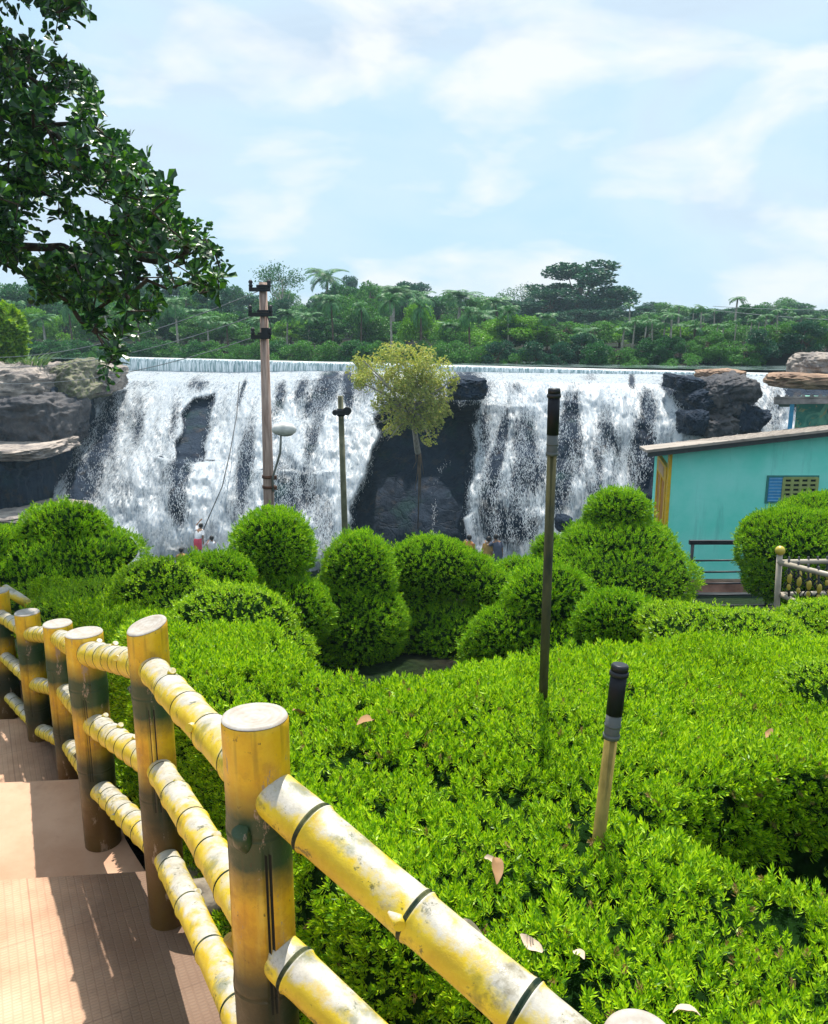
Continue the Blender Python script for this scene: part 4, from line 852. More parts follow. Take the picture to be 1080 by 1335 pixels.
# rows of canopy trees; nothing but their place tells them apart
land = [(-200, 'outside the left edge'), (0, 'at the far left edge'), (90, 'behind the overhanging branch'), (180, 'over the left end of the weir'), (270, 'just left of the utility pole'), (350, 'just right of the utility pole'), (430, 'above the thin pole'), (500, 'above the cliff tree'), (590, 'just right of the cliff tree'), (670, 'left of the tallest tree'), (740, 'below the tallest tree'), (810, 'right of the tallest tree'), (880, 'among the areca palms'), (950, 'under the highest areca palm'), (1020, 'behind the twin palms at right'), (1080, 'beyond the right edge')]
def where(px): return [n for a, n in land if px >= a or a == -200][-1]
words = ('rearmost row', 'second rearmost row', 'middle row', 'front row', 'waterside row')
rowtrees = []
for row, (Y, dy, step, tone, rp) in enumerate(((120, -2, 27, (0, 1, 3, 4), 26), (92, 2, 30, (1, 3, 0, 1), 27), (74, 9, 36, (0, 1, 3, 3), 30), (60, 26, 42, (1, 2, 0, 4), 32), (48, 50, 24, (0, 1, 3, 1), 25))):
    px = -90 + row * 11
    while px < 1170:
        k_ = R3.choice(tone); Yr = Y + R3.uniform(-5, 5)
        if row == 3 and px > 1040: px += 17; continue
        if row == 3: Yr = float(dam_y((px - 540) / 1080 * Y) + R3.uniform(9, 13) + (5 if px > 800 else 0))
        if row == 4: Yr = float(max(dam_y((px - 540) / 1080 * Y) + 4.5, 44)) + R3.uniform(-1, 1.5)
        pt = float(canopy(px)) + dy + (22 if row == 3 and px > 800 else 0) + R3.uniform(-16, 16) * (1 if row < 4 else .7)
        if row == 4: pt = max(pt, 444 if px < 800 else 456)
        o = place(protos[k_], 'b%d' % k_, px, pt, Yr, hts[k_], None, 'tree', GT + ', ' + words[row], rpx=rp * R3.uniform(.75, 1.25))
        rowtrees.append((row, px, k_, o)); px += step * R3.uniform(.7, 1.25)
px = 20; nth = 0
while px < 800:
    pt = float(canopy(px)) + R3.uniform(-10, 34); Yr = float(dam_y((px - 540) / 1080 * 60) + R3.uniform(6, 9)); k_ = R3.choice((0, 1))
    o = place(palms[k_], 'p%d' % k_, px, pt, Yr, 7.9 if k_ == 0 else 6.3, None, 'palm', GT + ', coconut palms', rpx=R3.uniform(24, 33)); rowtrees.append((9, px, 5 + k_, o)); px += R3.uniform(24, 52)
px = 812
while px < 1100:
    pt = float(canopy(px)) + R3.uniform(-9, 24); Yr = float(max(dam_y((px - 540) / 1080 * 50), 40) + R3.uniform(5.2, 7)); k_ = R3.choice((2, 3))
    o = place(palms[k_], 'p%d' % k_, px, pt, Yr, 7.0 if k_ == 2 else 6.0, None, 'palm', GT + ', areca palms', wide=R3.uniform(1.3, 1.7)); rowtrees.append((9, px, 5 + k_, o)); px += R3.uniform(9, 20)
tone_w = {0: 'deep green', 1: 'mid green', 2: 'bright green', 3: 'dark blue-green', 4: 'wide mid green', 5: 'tall-stemmed coconut', 6: 'short-stemmed coconut', 7: 'slim areca', 8: 'low slim areca'}
words = list(words) + [''] * 5
for row in range(10):
    byk = {}
    for (r_, px, k_, o) in rowtrees:
        if r_ == row: byk.setdefault((k_, where(px)), []).append(o)
    for (k_, wd_), os_ in byk.items():
        for i, o in enumerate(os_):
            pre = '' if len(os_) == 1 else (('left ', 'right ') if len(os_) == 2 else ('leftmost ', 'second ', 'third ', 'fourth ', 'fifth ', 'sixth ', 'seventh '))[min(i, 6)]
            o['label'] = pre + tone_w[k_] + (' palm' if row == 9 else ' tree, ' + words[row]) + ', ' + wd_
# ------------------------------------------------------------------ small tree growing out of the cliff
TREEG = leafmat('cliff_tree_leaf', [(.22, .32, .06), (.42, .52, .10), (.62, .64, .16), (.62, .52, .18)], .35, .5, .8, .2, (1.1, 1.05, .5))
YT = 34.2; bp = at(545, 590, YT + 1.6)
e = empty('cliff_tree', tuple(bp)); tag(e, 'small olive yellow tree growing out of the rock in the middle of the falls', 'tree')
kk = pxm(YT, 510); mb = MB(); rr2 = random.Random(4)
def loc(px, py, d=0): return Vector(tuple(at(px, py, YT + d))) - Vector(tuple(bp))
cr = [(528, 464, 40, 17), (484, 484, 30, 18), (566, 486, 28, 22), (474, 470, 14, 10), (588, 498, 12, 12), (576, 540, 14, 14), (562, 572, 12, 9), (512, 562, 14, 9), (520, 498, 44, 22), (548, 522, 34, 20), (522, 545, 22, 14), (556, 550, 20, 16), (576, 512, 16, 14), (470, 498, 14, 9), (500, 526, 18, 12), (540, 496, 36, 24)]
for (a, b, c1, c2) in cr: 
    q_ = loc(a, b, rr2.uniform(-.6, .6)); mb.tube([(0, 0, 0), tuple(loc(540, 555, .6)), tuple(loc(535, 530, .1).lerp(q_, .5)), tuple(q_)], [.14, .10, .05, .02], 6, cap=False)
for (a, b) in ((482, 540), (478, 556), (496, 566), (486, 530), (505, 575)): 
    q_ = loc(a, b, -.5); mb.tube([tuple(loc(535, 545, .2)), tuple(loc(535, 545, .2).lerp(q_, .5) + Vector((0, 0, .12))), tuple(q_)], [.04, .022, .007], 5, cap=False)
    for j in range(4):
        s0 = loc(535, 545, .2).lerp(q_, .5 + .12 * j); mb.tube([tuple(s0), tuple(s0 + Vector((rr2.uniform(-.4, .0), rr2.uniform(-.2, .2), rr2.uniform(-.25, .35))))], [.010, .004], 4, cap=False)
mb.build('trunk', BARKP, e)
mb = MB()
for (a, b, c1) in ((545, 690, .04), (549, 655, .03), (541, 640, .025), (553, 620, .02), (538, 612, .02)):
    q_ = loc(a, b, 1.5); mb.tube([(rr2.uniform(-.1, .1), 0, 0), tuple(q_ * .5 + Vector((.05, -.1, 0))), tuple(q_)], [c1 * 1.6, c1, c1 * .5], 6)
mb.build('hanging_root', BARK, e)
P = []; N = []; rn = np.random.default_rng(8)
for (a, b, c1, c2) in cr:
    n = int(c1 * c2 * 2.3); d = rn.normal(size=(n, 3)); d /= np.linalg.norm(d, axis=1, keepdims=True); cc = at(a, b, YT + rn.uniform(-.5, .5)) - bp
    P.append(cc + d * (rn.uniform(.35, 1.12, n)[:, None]) * np.array([c1, c1 * .9, c2]) * kk); N.append(d + np.array([0, 0, .7]))
P = np.concatenate(P); N = np.concatenate(N) + rn.normal(size=P.shape) * .4; kp = fbm(P * 2.6, 3) > -.08; P, N = P[kp], N[kp]
V, F = scatter([sprig(5, 1, .5, 1.2, .2, s_) for s_ in (200, 201)], P, N, .085 * rn.uniform(.6, 1.3, len(P)), rn); npmesh('crown', V, F, TREEG, e)
# ------------------------------------------------------------------ the big overhanging tree at the left
BIGL = leafmat('big_leaf', [(.005, .035, .010), (.010, .065, .014), (.03, .13, .018), (.14, .38, .025)], .18, .36, .9, .3, (1.3, 1.2, .4), .6)
def rosette(n, seed):
    r = np.random.default_rng(seed); V = []
    for i in range(n):
        a = i * 2.4 + r.uniform(-.3, .3); el = r.uniform(.0, 1.0) if i else 1.3; L_ = r.uniform(.75, 1.1); W_ = L_ * .27
        d = np.array([math.cos(a) * math.cos(el), math.sin(a) * math.cos(el), math.sin(el)]); s = np.array([-math.sin(a), math.cos(a), 0]); u = np.cross(s, d) * -1
        f = .07 * L_; bend = r.uniform(.05, .25) * L_; g = np.array([0, 0, -bend])
        p0 = d * .08; m1 = d * L_ * .42 + g * .15; m2 = d * L_ * .78 + g * .55; tp_ = d * L_ + g
        V.append(np.array([p0, m1 + s * W_ * .55 + u * f, m1 , p0 + d * .01])); V.append(np.array([m1, m1 + s * W_ * .55 + u * f, m2 + s * W_ + u * f, m2])); V.append(np.array([m2, m2 + s * W_ + u * f, tp_, tp_]) if False else np.array([m2, m2 + s * W_ + u * f, tp_ + s * W_ * .12 - d * .04 * L_, tp_]))
        V.append(np.array([p0, p0 + d * .01, m1, m1 - s * W_ * .55 + u * f])); V.append(np.array([m1, m2, m2 - s * W_ + u * f, m1 - s * W_ * .55 + u * f])); V.append(np.array([m2, tp_, tp_ - s * W_ * .12 - d * .04 * L_, m2 - s * W_ + u * f]))
    V = np.concatenate(V); return V, np.arange(len(V)).reshape(-1, 4)
def inpoly(px, py, pts): return poly_mask(np.array(px, float), np.array(py, float), pts, .01) > .5
MAIN = [(-420, -160), (-60, -160), (-60, 20), (8, 40), (38, 62), (62, 72), (100, 96), (122, 120), (120, 150), (108, 168), (150, 170), (162, 180), (150, 200), (190, 216), (208, 240), (225, 258), (236, 282), (266, 305), (286, 328), (292, 362), (290, 380), (262, 388), (236, 374), (224, 396), (214, 426), (180, 420), (160, 440), (150, 480), (138, 474), (128, 440), (100, 425), (84, 390), (50, 372), (16, 352), (-30, 372), (-420, 420)]
TOPC = [(-120, -120), (60, -140), (118, -60), (120, 6), (104, 20), (92, 24), (78, 34), (74, 62), (64, 56), (58, 26), (30, 22), (-20, 14)]
HOLES = [(60, 272, 24, 13), (88, 312, 22, 13), (30, 172, 16, 7), (66, 182, 20, 7), (20, 250, 12, 6), (112, 205, 14, 8), (160, 300, 9, 12), (132, 345, 10, 8), (190, 350, 14, 12), (230, 345, 10, 14), (46, 352, 14, 8), (10, 300, 8, 8), (120, 258, 8, 5), (96, 420, 12, 16), (178, 395, 8, 14)]
rt = np.random.default_rng(21); pts = []
while len(pts) < 1750:
    px, py = rt.uniform(-420, 300), rt.uniform(-160, 485)
    if px < -60 and rt.random() < .55: continue
    ok_ = inpoly(px, py, MAIN) or inpoly(px, py, TOPC)
    if not ok_ or any(((px - a) / b2_) ** 2 + ((py - b) / c2_) ** 2 < 1 for a, b, b2_, c2_ in [(h_[0], h_[1], h_[2], h_[3]) for h_ in HOLES]): continue
    if float(fbm(np.array([px * .022, py * .022, 3.3]), 3)) < -.20: continue
    if px > 150 and py > 330 and rt.random() < .45: continue
    pts.append((px, py, rt.uniform(5.6, 7.6) - .3 * (px > 150)))
PW = np.array([at(*p) for p in pts])
tb = Vector((-6.6, 7.0, float(tz(-6.6, 7.0)))); e = empty('overhanging_tree', tuple(tb)); tag(e, 'dark broadleaf tree with leathery leaves reaching in from the upper left', 'tree')
mb = MB(); tb_ = Vector((0, 0, 0)); fork = Vector((.3, 0, 2.6 + 0)); fz = tb + fork
mb.tube([tb_ - Vector((0, 0, .3)), Vector((.05, 0, .4)), Vector((.2, 0, 1.5)), fork], [.34, .26, .22, .19], 14)
limbs = [[(-220, 330), (-60, 326), (60, 322), (150, 328), (215, 345)], [(-220, 300), (-60, 250), (60, 215), (150, 235), (200, 270)], [(-220, 240), (-80, 170), (20, 150), (90, 165), (140, 185)], [(-200, 200), (-60, 60), (10, 90), (70, 120)], [(-200, 150), (-80, -60), (20, -10), (90, 0)], [(-60, 326), (30, 345), (90, 395), (140, 455)], [(60, 322), (160, 360), (220, 375), (268, 360)]]
nodes = [(fz, .19, None)]
SK = []   # skeleton nodes: position, parent index
SK.append((fz, -1))
for lb in limbs:
    st0 = at(lb[0][0], lb[0][1], 6.6); j = min(range(len(SK)), key=lambda i: (SK[i][0] - Vector(tuple(st0))).length); prev = j
    P_ = [SK[j][0]] + [Vector(tuple(at(a, b, 6.6 + .25 * math.sin(a * .02)))) for a, b in lb]
    for a_, b_ in zip(P_[:-1], P_[1:]):
        n_ = max(1, int((b_ - a_).length / .16))
        for s in range(1, n_ + 1):
            SK.append((a_.lerp(b_, s / n_) + Vector((rt.normal() * .02, rt.normal() * .03, rt.normal() * .02)), prev)); prev = len(SK) - 1
order = np.argsort([min((Vector(tuple(p)) - s[0]).length for s in SK[::3]) for p in PW])
posn = np.array([tuple(s[0]) for s in SK]); par = [s[1] for s in SK]; tips = []
for i in order:
    p = PW[i]; d = np.linalg.norm(posn - p, axis=1); j = int(np.argmin(d)); dist = d[j]; n_ = max(1, int(dist / .2)); prev = j; new = []
    for s in range(1, n_ + 1):
        q_ = posn[j] + (p - posn[j]) * s / n_ + (np.array([0, 0, .02]) + rt.normal(size=3) * .015 if s < n_ else 0); new.append(q_); par.append(prev); prev = len(par) - 1
    posn = np.vstack([posn, new]); tips.append(prev)
wt = np.zeros(len(par)); 
for t_ in tips: wt[t_] += 1
for i in range(len(par) - 1, 0, -1): wt[par[i]] += wt[i]
rad = np.clip(.0036 * np.maximum(wt, 1) ** .42, .0035, .075); tbv = np.array(tuple(tb))
for i in range(1, len(par)):
    if i < len(par): mb.tube([posn[par[i]] - tbv, posn[i] - tbv], [min(rad[par[i]], rad[i] * 1.25), rad[i]], 6 if rad[i] > .01 else 4, cap=False)
mb.build('trunk', noisy('bark_dark', (.03, .022, .016), (.10, .08, .06), 9, .9, .6, .02), e)
ros = [rosette(n_, 300 + n_) for n_ in (6, 7, 8, 9)]; Zr = rt.normal(size=PW.shape) * .55 + np.array([.15, -.15, .8])
V, F = scatter(ros, PW - tbv, Zr, .126 * rt.uniform(.6, 1.2, len(PW)), rt); sub = rt.integers(0, len(PW), 900)
V2, F2 = scatter(ros, PW[sub] - tbv + rt.normal(size=(900, 3)) * .07, rt.normal(size=(900, 3)) * .9, .10 * rt.uniform(.6, 1.2, 900), rt)
VV, FF, _ = merge((V, F), (V2, F2)); npmesh('crown', VV, FF, BIGL, e)
# bushes and grass by the left rocks
def bush(name, label, ells, mat, seed, size=.1, dens=140, cat='bush', Y=None):
    P, N = ellipsoid_points(ells, dens, seed, .2); r = np.random.default_rng(seed); P = P - N * r.uniform(0, .5, (len(P), 1)) * ells[0][1][0]
    V, F = scatter([sprig(5, 1, .4, 1.1, .3, seed + k_) for k_ in range(2)], P, N + r.normal(size=P.shape) * .4 + np.array([0, 0, .5]), size * r.uniform(.6, 1.3, len(P)), r)
    c_, q = ells[0]; return tag(npmesh(name, V, F, mat, origin=(c_[0], c_[1], c_[2] - q[2])), label, cat)
BL = leafmat('bush_leaf', [(.10, .25, .012), (.20, .40, .02), (.34, .50, .04)], .4, .45, 1, .2)
bush('bush', 'yellow-green leafy bush at the left edge above the tan boulder', [pe(2, 430, 28, 30, 30), pe(-30, 440, 40, 40, 30), pe(10, 458, 22, 14, 30)], BL, 400, .22, 220)
GRS = leafmat('grass_blade', [(.10, .22, .02), (.20, .34, .03), (.34, .42, .06)], .4, .5, 1, .2)
def grass_tuft(label, px, py, Y, w_, h_, n, mat, seed, bend=.3):
    r = random.Random(seed); c_ = at(px, py, Y); V = []
    for i in range(n):
        a = r.uniform(0, 6.28); rr_2 = r.random() ** .5 * w_; b = np.array([math.cos(a) * rr_2, math.sin(a) * rr_2 * .6, 0]); H = h_ * r.uniform(.5, 1.1); d = np.array([math.cos(a) * bend + r.uniform(-.2, .2), math.sin(a) * bend, 1]); s = np.array([r.uniform(-1, 1), r.uniform(-1, 1), 0]); s /= np.linalg.norm(s); ww = h_ * .035
        m1 = b + d * H * .55; t_ = m1 + (d * np.array([2.0, 2.0, .55])) * H * .45
        V.append(np.array([b - s * ww, b + s * ww, m1 + s * ww * .8, m1 - s * ww * .8])); V.append(np.array([m1 - s * ww * .8, m1 + s * ww * .8, t_ + s * ww * .1, t_ - s * ww * .1]))
    V = np.concatenate(V); return tag(npmesh('grass_tuft', V, np.arange(len(V)).reshape(-1, 4), mat), label, 'grass', 'grass tufts on the rocks') if False else tag(_mv(npmesh('grass_tuft', V, np.arange(len(V)).reshape(-1, 4), mat), c_), label, 'grass', 'grass tufts on the rocks')
def _mv(o, c_): o.location = tuple(float(v) for v in c_); return o
grass_tuft('bright yellow-green grass tuft on top of the mossy rock', 92, 486, 40.5, .75, .5, 260, GRS, 1)
grass_tuft('pale long-leaved grass clump beside the tan boulder', 38, 484, 38.5, .7, 1.1, 160, leafmat('reed_blade', [(.06, .16, .05), (.14, .28, .10), (.26, .38, .18)], .3, .5), 2, .6)
grass_tuft('small grass tuft lower on the mossy rock slope', 72, 510, 38.9, .5, .25, 140, GRS, 3)
# ------------------------------------------------------------------ poles
WOODP = noisy('pole_weathered', (.20, .13, .10), (.52, .38, .32), 3, .85, .5, .01, stretch=(6, 6, .6))
DARKM = flat('dark_metal', (.018, .02, .025), .5, .4); RUST = noisy('rusty_iron', (.05, .025, .02), (.20, .09, .05), 12, .8, .4, .005)
def ptop(px, py, Y): return Vector(tuple(at(px, py, Y)))
YP = 13.0; t0 = ptop(343, 368, YP); b0 = ptop(351, 662, YP); dlt = (b0 - t0) / (b0.z - t0.z); gz = float(tz(b0.x, YP)); bs = b0 + dlt * (gz - .3 - b0.z)
e = empty('utility_pole', tuple(bs)); tag(e, 'tall weathered utility pole with insulators and a white street lamp on its side', 'utility pole')
mb = MB(); mb.tube([bs - bs, (b0 - bs), (t0 - bs)], [.092, .088, .06], 20); mb.build('pole', WOODP, e)
for (py, w_) in ((377, .32), (408, .36), (436, .30)):
    c_ = t0.lerp(b0, (py - 368) / 294) - bs; mb = MB(); mb.box(c_ + Vector((-.04, -.07, 0)), (w_, .05, .06)); mb.box(c_ + Vector((-.0, -.02, .05)), (.17, .17, .035)); o = mb.build('crossarm', DARKM, e, origin=c_)
    for sx_ in (-w_ * .48, w_ * .38):
        mb = MB(); mb.tube([(sx_ - .02, -.07, .02), (sx_ - .02, -.07, .06), (sx_ - .02, -.07, .08), (sx_ - .02, -.07, .11), (sx_ - .02, -.07, .14)], [.02, .035, .022, .036, .018], 10); mb.build('insulator', DARKM, o)
c_ = t0.lerp(b0, .215) - bs; mb = MB(); mb.box(c_ + Vector((.03, -.09, 0)), (.11, .07, .16)); mb.tube([c_ + Vector((.1, -.08, -.1)), c_ + Vector((.12, -.08, .1)), c_ + Vector((.07, -.08, .25))], .008, 6); mb.build('junction_box', DARKM, e)
for py in (619, 633):
    c_ = t0.lerp(b0, (py - 368) / 294) - bs; mb = MB(); mb.tube([c_ - Vector((0, 0, .022)), c_ + Vector((0, 0, .022))], .10, 20); mb.box(c_ + Vector((.10, -.04, -.01)), (.08, .05, .06)); mb.build('clamp_band', RUST, e)
arm0 = t0.lerp(b0, (620 - 368) / 294) - bs + Vector((.08, -.06, 0)); lampc = ptop(371, 561, YP - .35) - bs
mb = MB(); mb.tube([arm0 + Vector((0, 0, -.22)), arm0, arm0.lerp(lampc, .55) + Vector((.02, 0, 0)), lampc + Vector((-.06, .05, .0))], .018, 10); mb.build('lamp_arm', flat('galvanised', (.30, .31, .30), .5, .4, .5), e)
mb = MB(); mb.tube([lampc + Vector((-.19, 0, .0)), lampc + Vector((-.14, 0, .01)), lampc + Vector((0, 0, .02)), lampc + Vector((.12, 0, .01)), lampc + Vector((.18, 0, 0))], [.03, .075, .10, .085, .03], 18)
o = mb.build('lamp_head', flat('lamp_white', (.72, .70, .66), .4, .4), e)
mb = MB(); mb.sphere(lampc + Vector((.01, 0, -.045)), (.13, .07, .05)); mb.build('lamp_glass', flat('lamp_glass_grey', (.42, .44, .42), .15, .6), o)
YQ = 11.0; t0 = ptop(444, 516, YQ); b0 = ptop(450, 697, YQ); dlt = (b0 - t0) / (b0.z - t0.z); gz = float(tz(b0.x, YQ)); bs = b0 + dlt * (gz - .2 - b0.z)
e = empty('thin_pole', tuple(bs)); tag(e, 'thin greenish metal pole with a dark bracket near its top', 'pole')
mb = MB(); mb.tube([bs - bs, b0 - bs, t0 - bs], [.044, .042, .036], 16); mb.build('pole', noisy('pole_olive', (.07, .075, .04), (.20, .19, .12), 6, .7, .3, .005), e)
c_ = t0.lerp(b0, .115) - bs; mb = MB(); mb.box(c_ + Vector((0, -.04, 0)), (.13, .06, .05)); mb.tube([c_ + Vector((-.075, -.05, 0)), c_ + Vector((-.065, .04, 0))], .038, 14); mb.tube([c_ + Vector((.085, -.06, .02)), c_ + Vector((.085, .03, .02))], .055, 16); mb.tube([c_ + Vector((0, 0, -.05)), c_ + Vector((0, 0, .05))], .052, 14); mb.build('bracket', DARKM, e)
def topped_pipe(label, top_px, base_px, Y, base_z, dtop, sleeve, joint, mat, tilt_y=0):
    tp_ = ptop(*top_px, Y); bb = ptop(*base_px, Y - tilt_y); ax_ = (tp_ - bb).normalized(); bs = bb - ax_ * .55
    e = empty('topped_pipe', tuple(bs)); tag(e, label, 'pole', 'black-topped pipes standing in the hedge'); Lg = (tp_ - bs).length; A = lambda s: ax_ * s
    r_ = dtop / 2
    mb = MB(); mb.tube([A(0), A(Lg - sleeve)], [r_ * .80, r_ * .80], 24); mb.build('pipe', mat, e)
    mb = MB(); mb.tube([A(Lg - sleeve - joint), A(Lg - sleeve - joint + .004), A(Lg - sleeve + .01)], [r_ * .88, r_ * .95, r_ * .95], 24); mb.tube([A(Lg - sleeve - joint), A(Lg - sleeve - joint + .012)], r_ * 1.04, 24); mb.tube([A(Lg - sleeve - joint * .5), A(Lg - sleeve - joint * .5 + .006)], r_ * 1.0, 24); mb.build('collar', flat('collar_grey', (.09, .10, .10), .5, .4), e)
    mb = MB(); mb.tube([A(Lg - sleeve), A(Lg - sleeve * .5), A(Lg - .030)], [r_, r_ * 1.0, r_], 28); mb.build('sleeve', flat('black_rubber', (.007, .008, .013), .5, .25), e)
    mb = MB(); mb.tube([A(Lg - .032), A(Lg - .030), A(Lg - .020), A(Lg - .018)], [r_ * 1.0, r_ * 1.17, r_ * 1.17, r_], 28); mb.tube([A(Lg - .018), A(Lg - .004), A(Lg)], [r_ * 1.05, r_ * 1.05, r_ * .9], 28); mb.build('cap', flat('cap_grey', (.015, .017, .022), .4, .35), e)
topped_pipe('tall dark pipe with black sleeve and cap, rising from the hedge before the falls', (723, 506), (707, 948), 2.76, -1.4, .040, .155, .07, noisy('pipe_dark_mossy', (.014, .018, .008), (.07, .065, .02), 14, .6, .4, .004, stretch=(1, 1, .4)))
topped_pipe('short leaning yellow-brown pipe with black sleeve, low in the hedge at right', (809, 866), (779, 1108), 1.97, -1.4, .042, .135, .065, noisy('pipe_ochre', (.13, .10, .02), (.36, .27, .07), 14, .6, .4, .004, stretch=(1, 1, .4)), .03)
# ------------------------------------------------------------------ turquoise hut
TEAL = NM('turquoise_paint', .75, .2); v = TEAL.coord(); n_ = TEAL.noise(v, 1.1, 6, .6); n2_ = TEAL.noise(TEAL.coord(scale=(1, 1, 2)), 3.4, 6, .65); sx = TEAL.n('ShaderNodeSeparateXYZ'); TEAL.link(v, sx.inputs[0])
c = TEAL.mix(TEAL.ramp(n_, [(.35, 0), (.65, 1)]), (.17, .86, .70), (.32, .94, .82))
c = TEAL.mix(TEAL.ramp(TEAL.math('ADD', TEAL.math('MULTIPLY', n2_, 1.0), TEAL.math('MULTIPLY', sx.outputs[2], -.10)), [(.62, 0), (.72, .5)]), c, (.06, .56, .47)); c = TEAL.mix(TEAL.ramp(TEAL.noise(TEAL.coord(scale=(1, 1, .12)), 3.2, 5, .7), [(.56, 0), (.72, .45)]), c, (.10, .50, .42)); TEAL.color(c); TEAL.bump(n2_, .2, .02); TEAL = TEAL.mat
ROOF = noisy('roof_sheet', (.18, .15, .13), (.46, .40, .34), 2.2, .8, .4, .02, stretch=(.5, 3, 1)); ROOFU = flat('roof_underside', (.05, .06, .06), .8)
YELW = flat('yellow_paint', (.80, .50, .02), .5); ORN = flat('orange_panel', (.50, .20, .01), .5); CREAM = flat('cream_wall', (.68, .55, .38), .7)
YB = 16.0; A0 = at(877, 600, YB); gz = float(tz(A0[0], YB)) - .1; zr0 = float(at(877, 583, YB)[2]); xr = 11.5; zs = (float(at(1080, 560, YB)[2]) - zr0) / (float(at(1080, 560, YB)[0]) - A0[0])
e = empty('turquoise_hut', (A0[0], YB, gz)); tag(e, 'turquoise painted hut with a sloping sheet roof and yellow door at its left corner', 'hut'); HO = Vector((A0[0], YB, gz))
def hl(p): return Vector(p) - HO
x0 = float(A0[0]); lx = x0 + .62; ly = YB + 3.3
zt = lambda x_: zr0 + zs * (x_ - x0)
mb = MB(); zb = gz
V = [(x0, YB, zb), (xr, YB, zb), (xr, ly, zb), (lx, ly, zb), (x0, YB, zt(x0)), (xr, YB, zt(xr)), (xr, ly, zt(xr) - .50), (lx, ly, zt(lx) - .50)]
mb.add([hl(p) for p in V], [(0, 1, 5, 4), (1, 2, 6, 5), (2, 3, 7, 6), (3, 0, 4, 7), (4, 5, 6, 7)], 0, False); mb.build('wall', TEAL, e)
mb = MB(); xl = float(at(843, 583, YB - .35)[0]); th = .05
def rz_(x_, y_=YB - .38): return zt(x_) + .02 - .150 * (y_ - YB + .38)
V = [];
for y_ in (YB - .38, ly + .3):
    for x_ in (xl + (.95 if y_ > YB else 0), xr + .4): V += [(x_, y_, rz_(x_, y_)), (x_, y_, rz_(x_, y_) + th)]
mb.add([hl(p) for p in V], [(0, 2, 3, 1), (2, 6, 7, 3), (6, 4, 5, 7), (4, 0, 1, 5), (1, 3, 7, 5), (0, 4, 6, 2)], 0, False)
for i in range(26):     # corrugations along the front edge
    x_ = xl + .15 + i * .28; 
    if x_ < xr + .2: mb.tube([hl((x_, YB - .40, rz_(x_) + th)), hl((x_ + (.95 if i < 6 else 0), ly + .3, rz_(x_, ly + .3) + th))], .012, 6)
ro = mb.build('roof', ROOF, e)
mb = MB(); mb.add([hl(p) for p in ((xl + .05, YB - .34, rz_(xl) - .09), (xr, YB - .34, rz_(xr) - .09), (xr, YB - .28, rz_(xr) - .09), (xl + .05, YB - .28, rz_(xl) - .09), (xl + .05, YB - .34, rz_(xl) - .003), (xr, YB - .34, rz_(xr) - .003), (xr, YB - .28, rz_(xr) - .003), (xl + .05, YB - .28, rz_(xl) - .003))], [(0, 1, 5, 4), (1, 2, 6, 5), (2, 3, 7, 6), (3, 0, 4, 7), (3, 2, 1, 0)], 0, False); mb.build('fascia', ROOFU, ro)
# yellow door leaf on the left wall, with two tall recessed panels
dv = Vector((lx - x0, ly - YB, 0)).normalized(); nv = Vector((-dv.y, dv.x, 0)); 
def onleft(s, z, o): return hl(Vector((x0, YB, 0)) + dv * s + nv * o + Vector((0, 0, z)))
def slab(mb, s0, s1, z0, z1, o0, o1, m_=0): mb.add([onleft(s, z, o) for o in (o0, o1) for (s, z) in ((s0, z0), (s1, z0), (s1, z1), (s0, z1))], [(4, 5, 6, 7), (3, 2, 1, 0), (0, 1, 5, 4), (1, 2, 6, 5), (2, 3, 7, 6), (3, 0, 4, 7)], m_, False)
ztop = zt(x0) - .10
mb = MB(); slab(mb, -.02, .22, zb, ztop, .004, .06); mb.build('pillar', YELW, e)
ztop -= .26; mb = MB(); slab(mb, .24, 2.0, zb + .1, ztop - .08, .004, .05); slab(mb, .24, .40, zb + .1, ztop - .08, .05, .08); slab(mb, 1.05, 1.2, zb + .1, ztop - .08, .05, .08); slab(mb, 1.86, 2.0, zb + .1, ztop - .08, .05, .08); slab(mb, .40, 1.86, ztop - .40, ztop - .08, .051, .078); slab(mb, .40, 1.86, zb + 1.0, zb + 1.2, .051, .078); dr = mb.build('door', YELW, e)
mb = MB(); slab(mb, .46, 1.0, zb + 1.26, ztop - .46, .052, .062); mb.build('door_panel', ORN, dr); mb = MB(); slab(mb, 1.25, 1.8, zb + 1.26, ztop - .46, .052, .062); mb.build('door_panel', ORN, dr)
mb = MB(); slab(mb, .6, 1.6, ztop - .34, ztop - .14, .080, .088); mb.build('door_sign', flat('sign_pale', (.62, .42, .25), .7), dr)
# vent block window with a blue panel at its left
sx0 = at(1003, 622, YB - .03); sx1 = at(1064, 648, YB - .03); zt_ = sx0[2]; zb_ = sx1[2] - .10; W_ = sx1[0] - sx0[0]
e2 = empty('vent_window', tuple(hl((sx0[0], YB, zb_)))); e2.parent = e
def wl_(x_, z_, o=0): return Vector((x_ - sx0[0], -o, z_ - zb_))
mb = MB(); mb.box(wl_(sx0[0] + W_ / 2, (zt_ + zb_) / 2, .012), (W_ + .06, .02, zt_ - zb_ + .06)); mb.build('frame', flat('frame_green', (.05, .25, .22), .7), e2)
mb = MB(); mb.box(wl_(sx0[0] + W_ * .15, (zt_ + zb_) / 2, .028), (W_ * .28, .012, zt_ - zb_ - .02))
for i in range(8): mb.box(wl_(sx0[0] + W_ * .15, zb_ + (i + .5) * (zt_ - zb_) / 8, .037), (W_ * .26, .008, .014), m=1)
mb.build('blue_panel', [flat('panel_blue', (.05, .30, .62), .6), flat('panel_blue_pale', (.25, .52, .72), .6)], e2)
mb = MB(); gw = W_ * .68; gx0 = sx0[0] + W_ * .31; nr = 5; ncol = 4
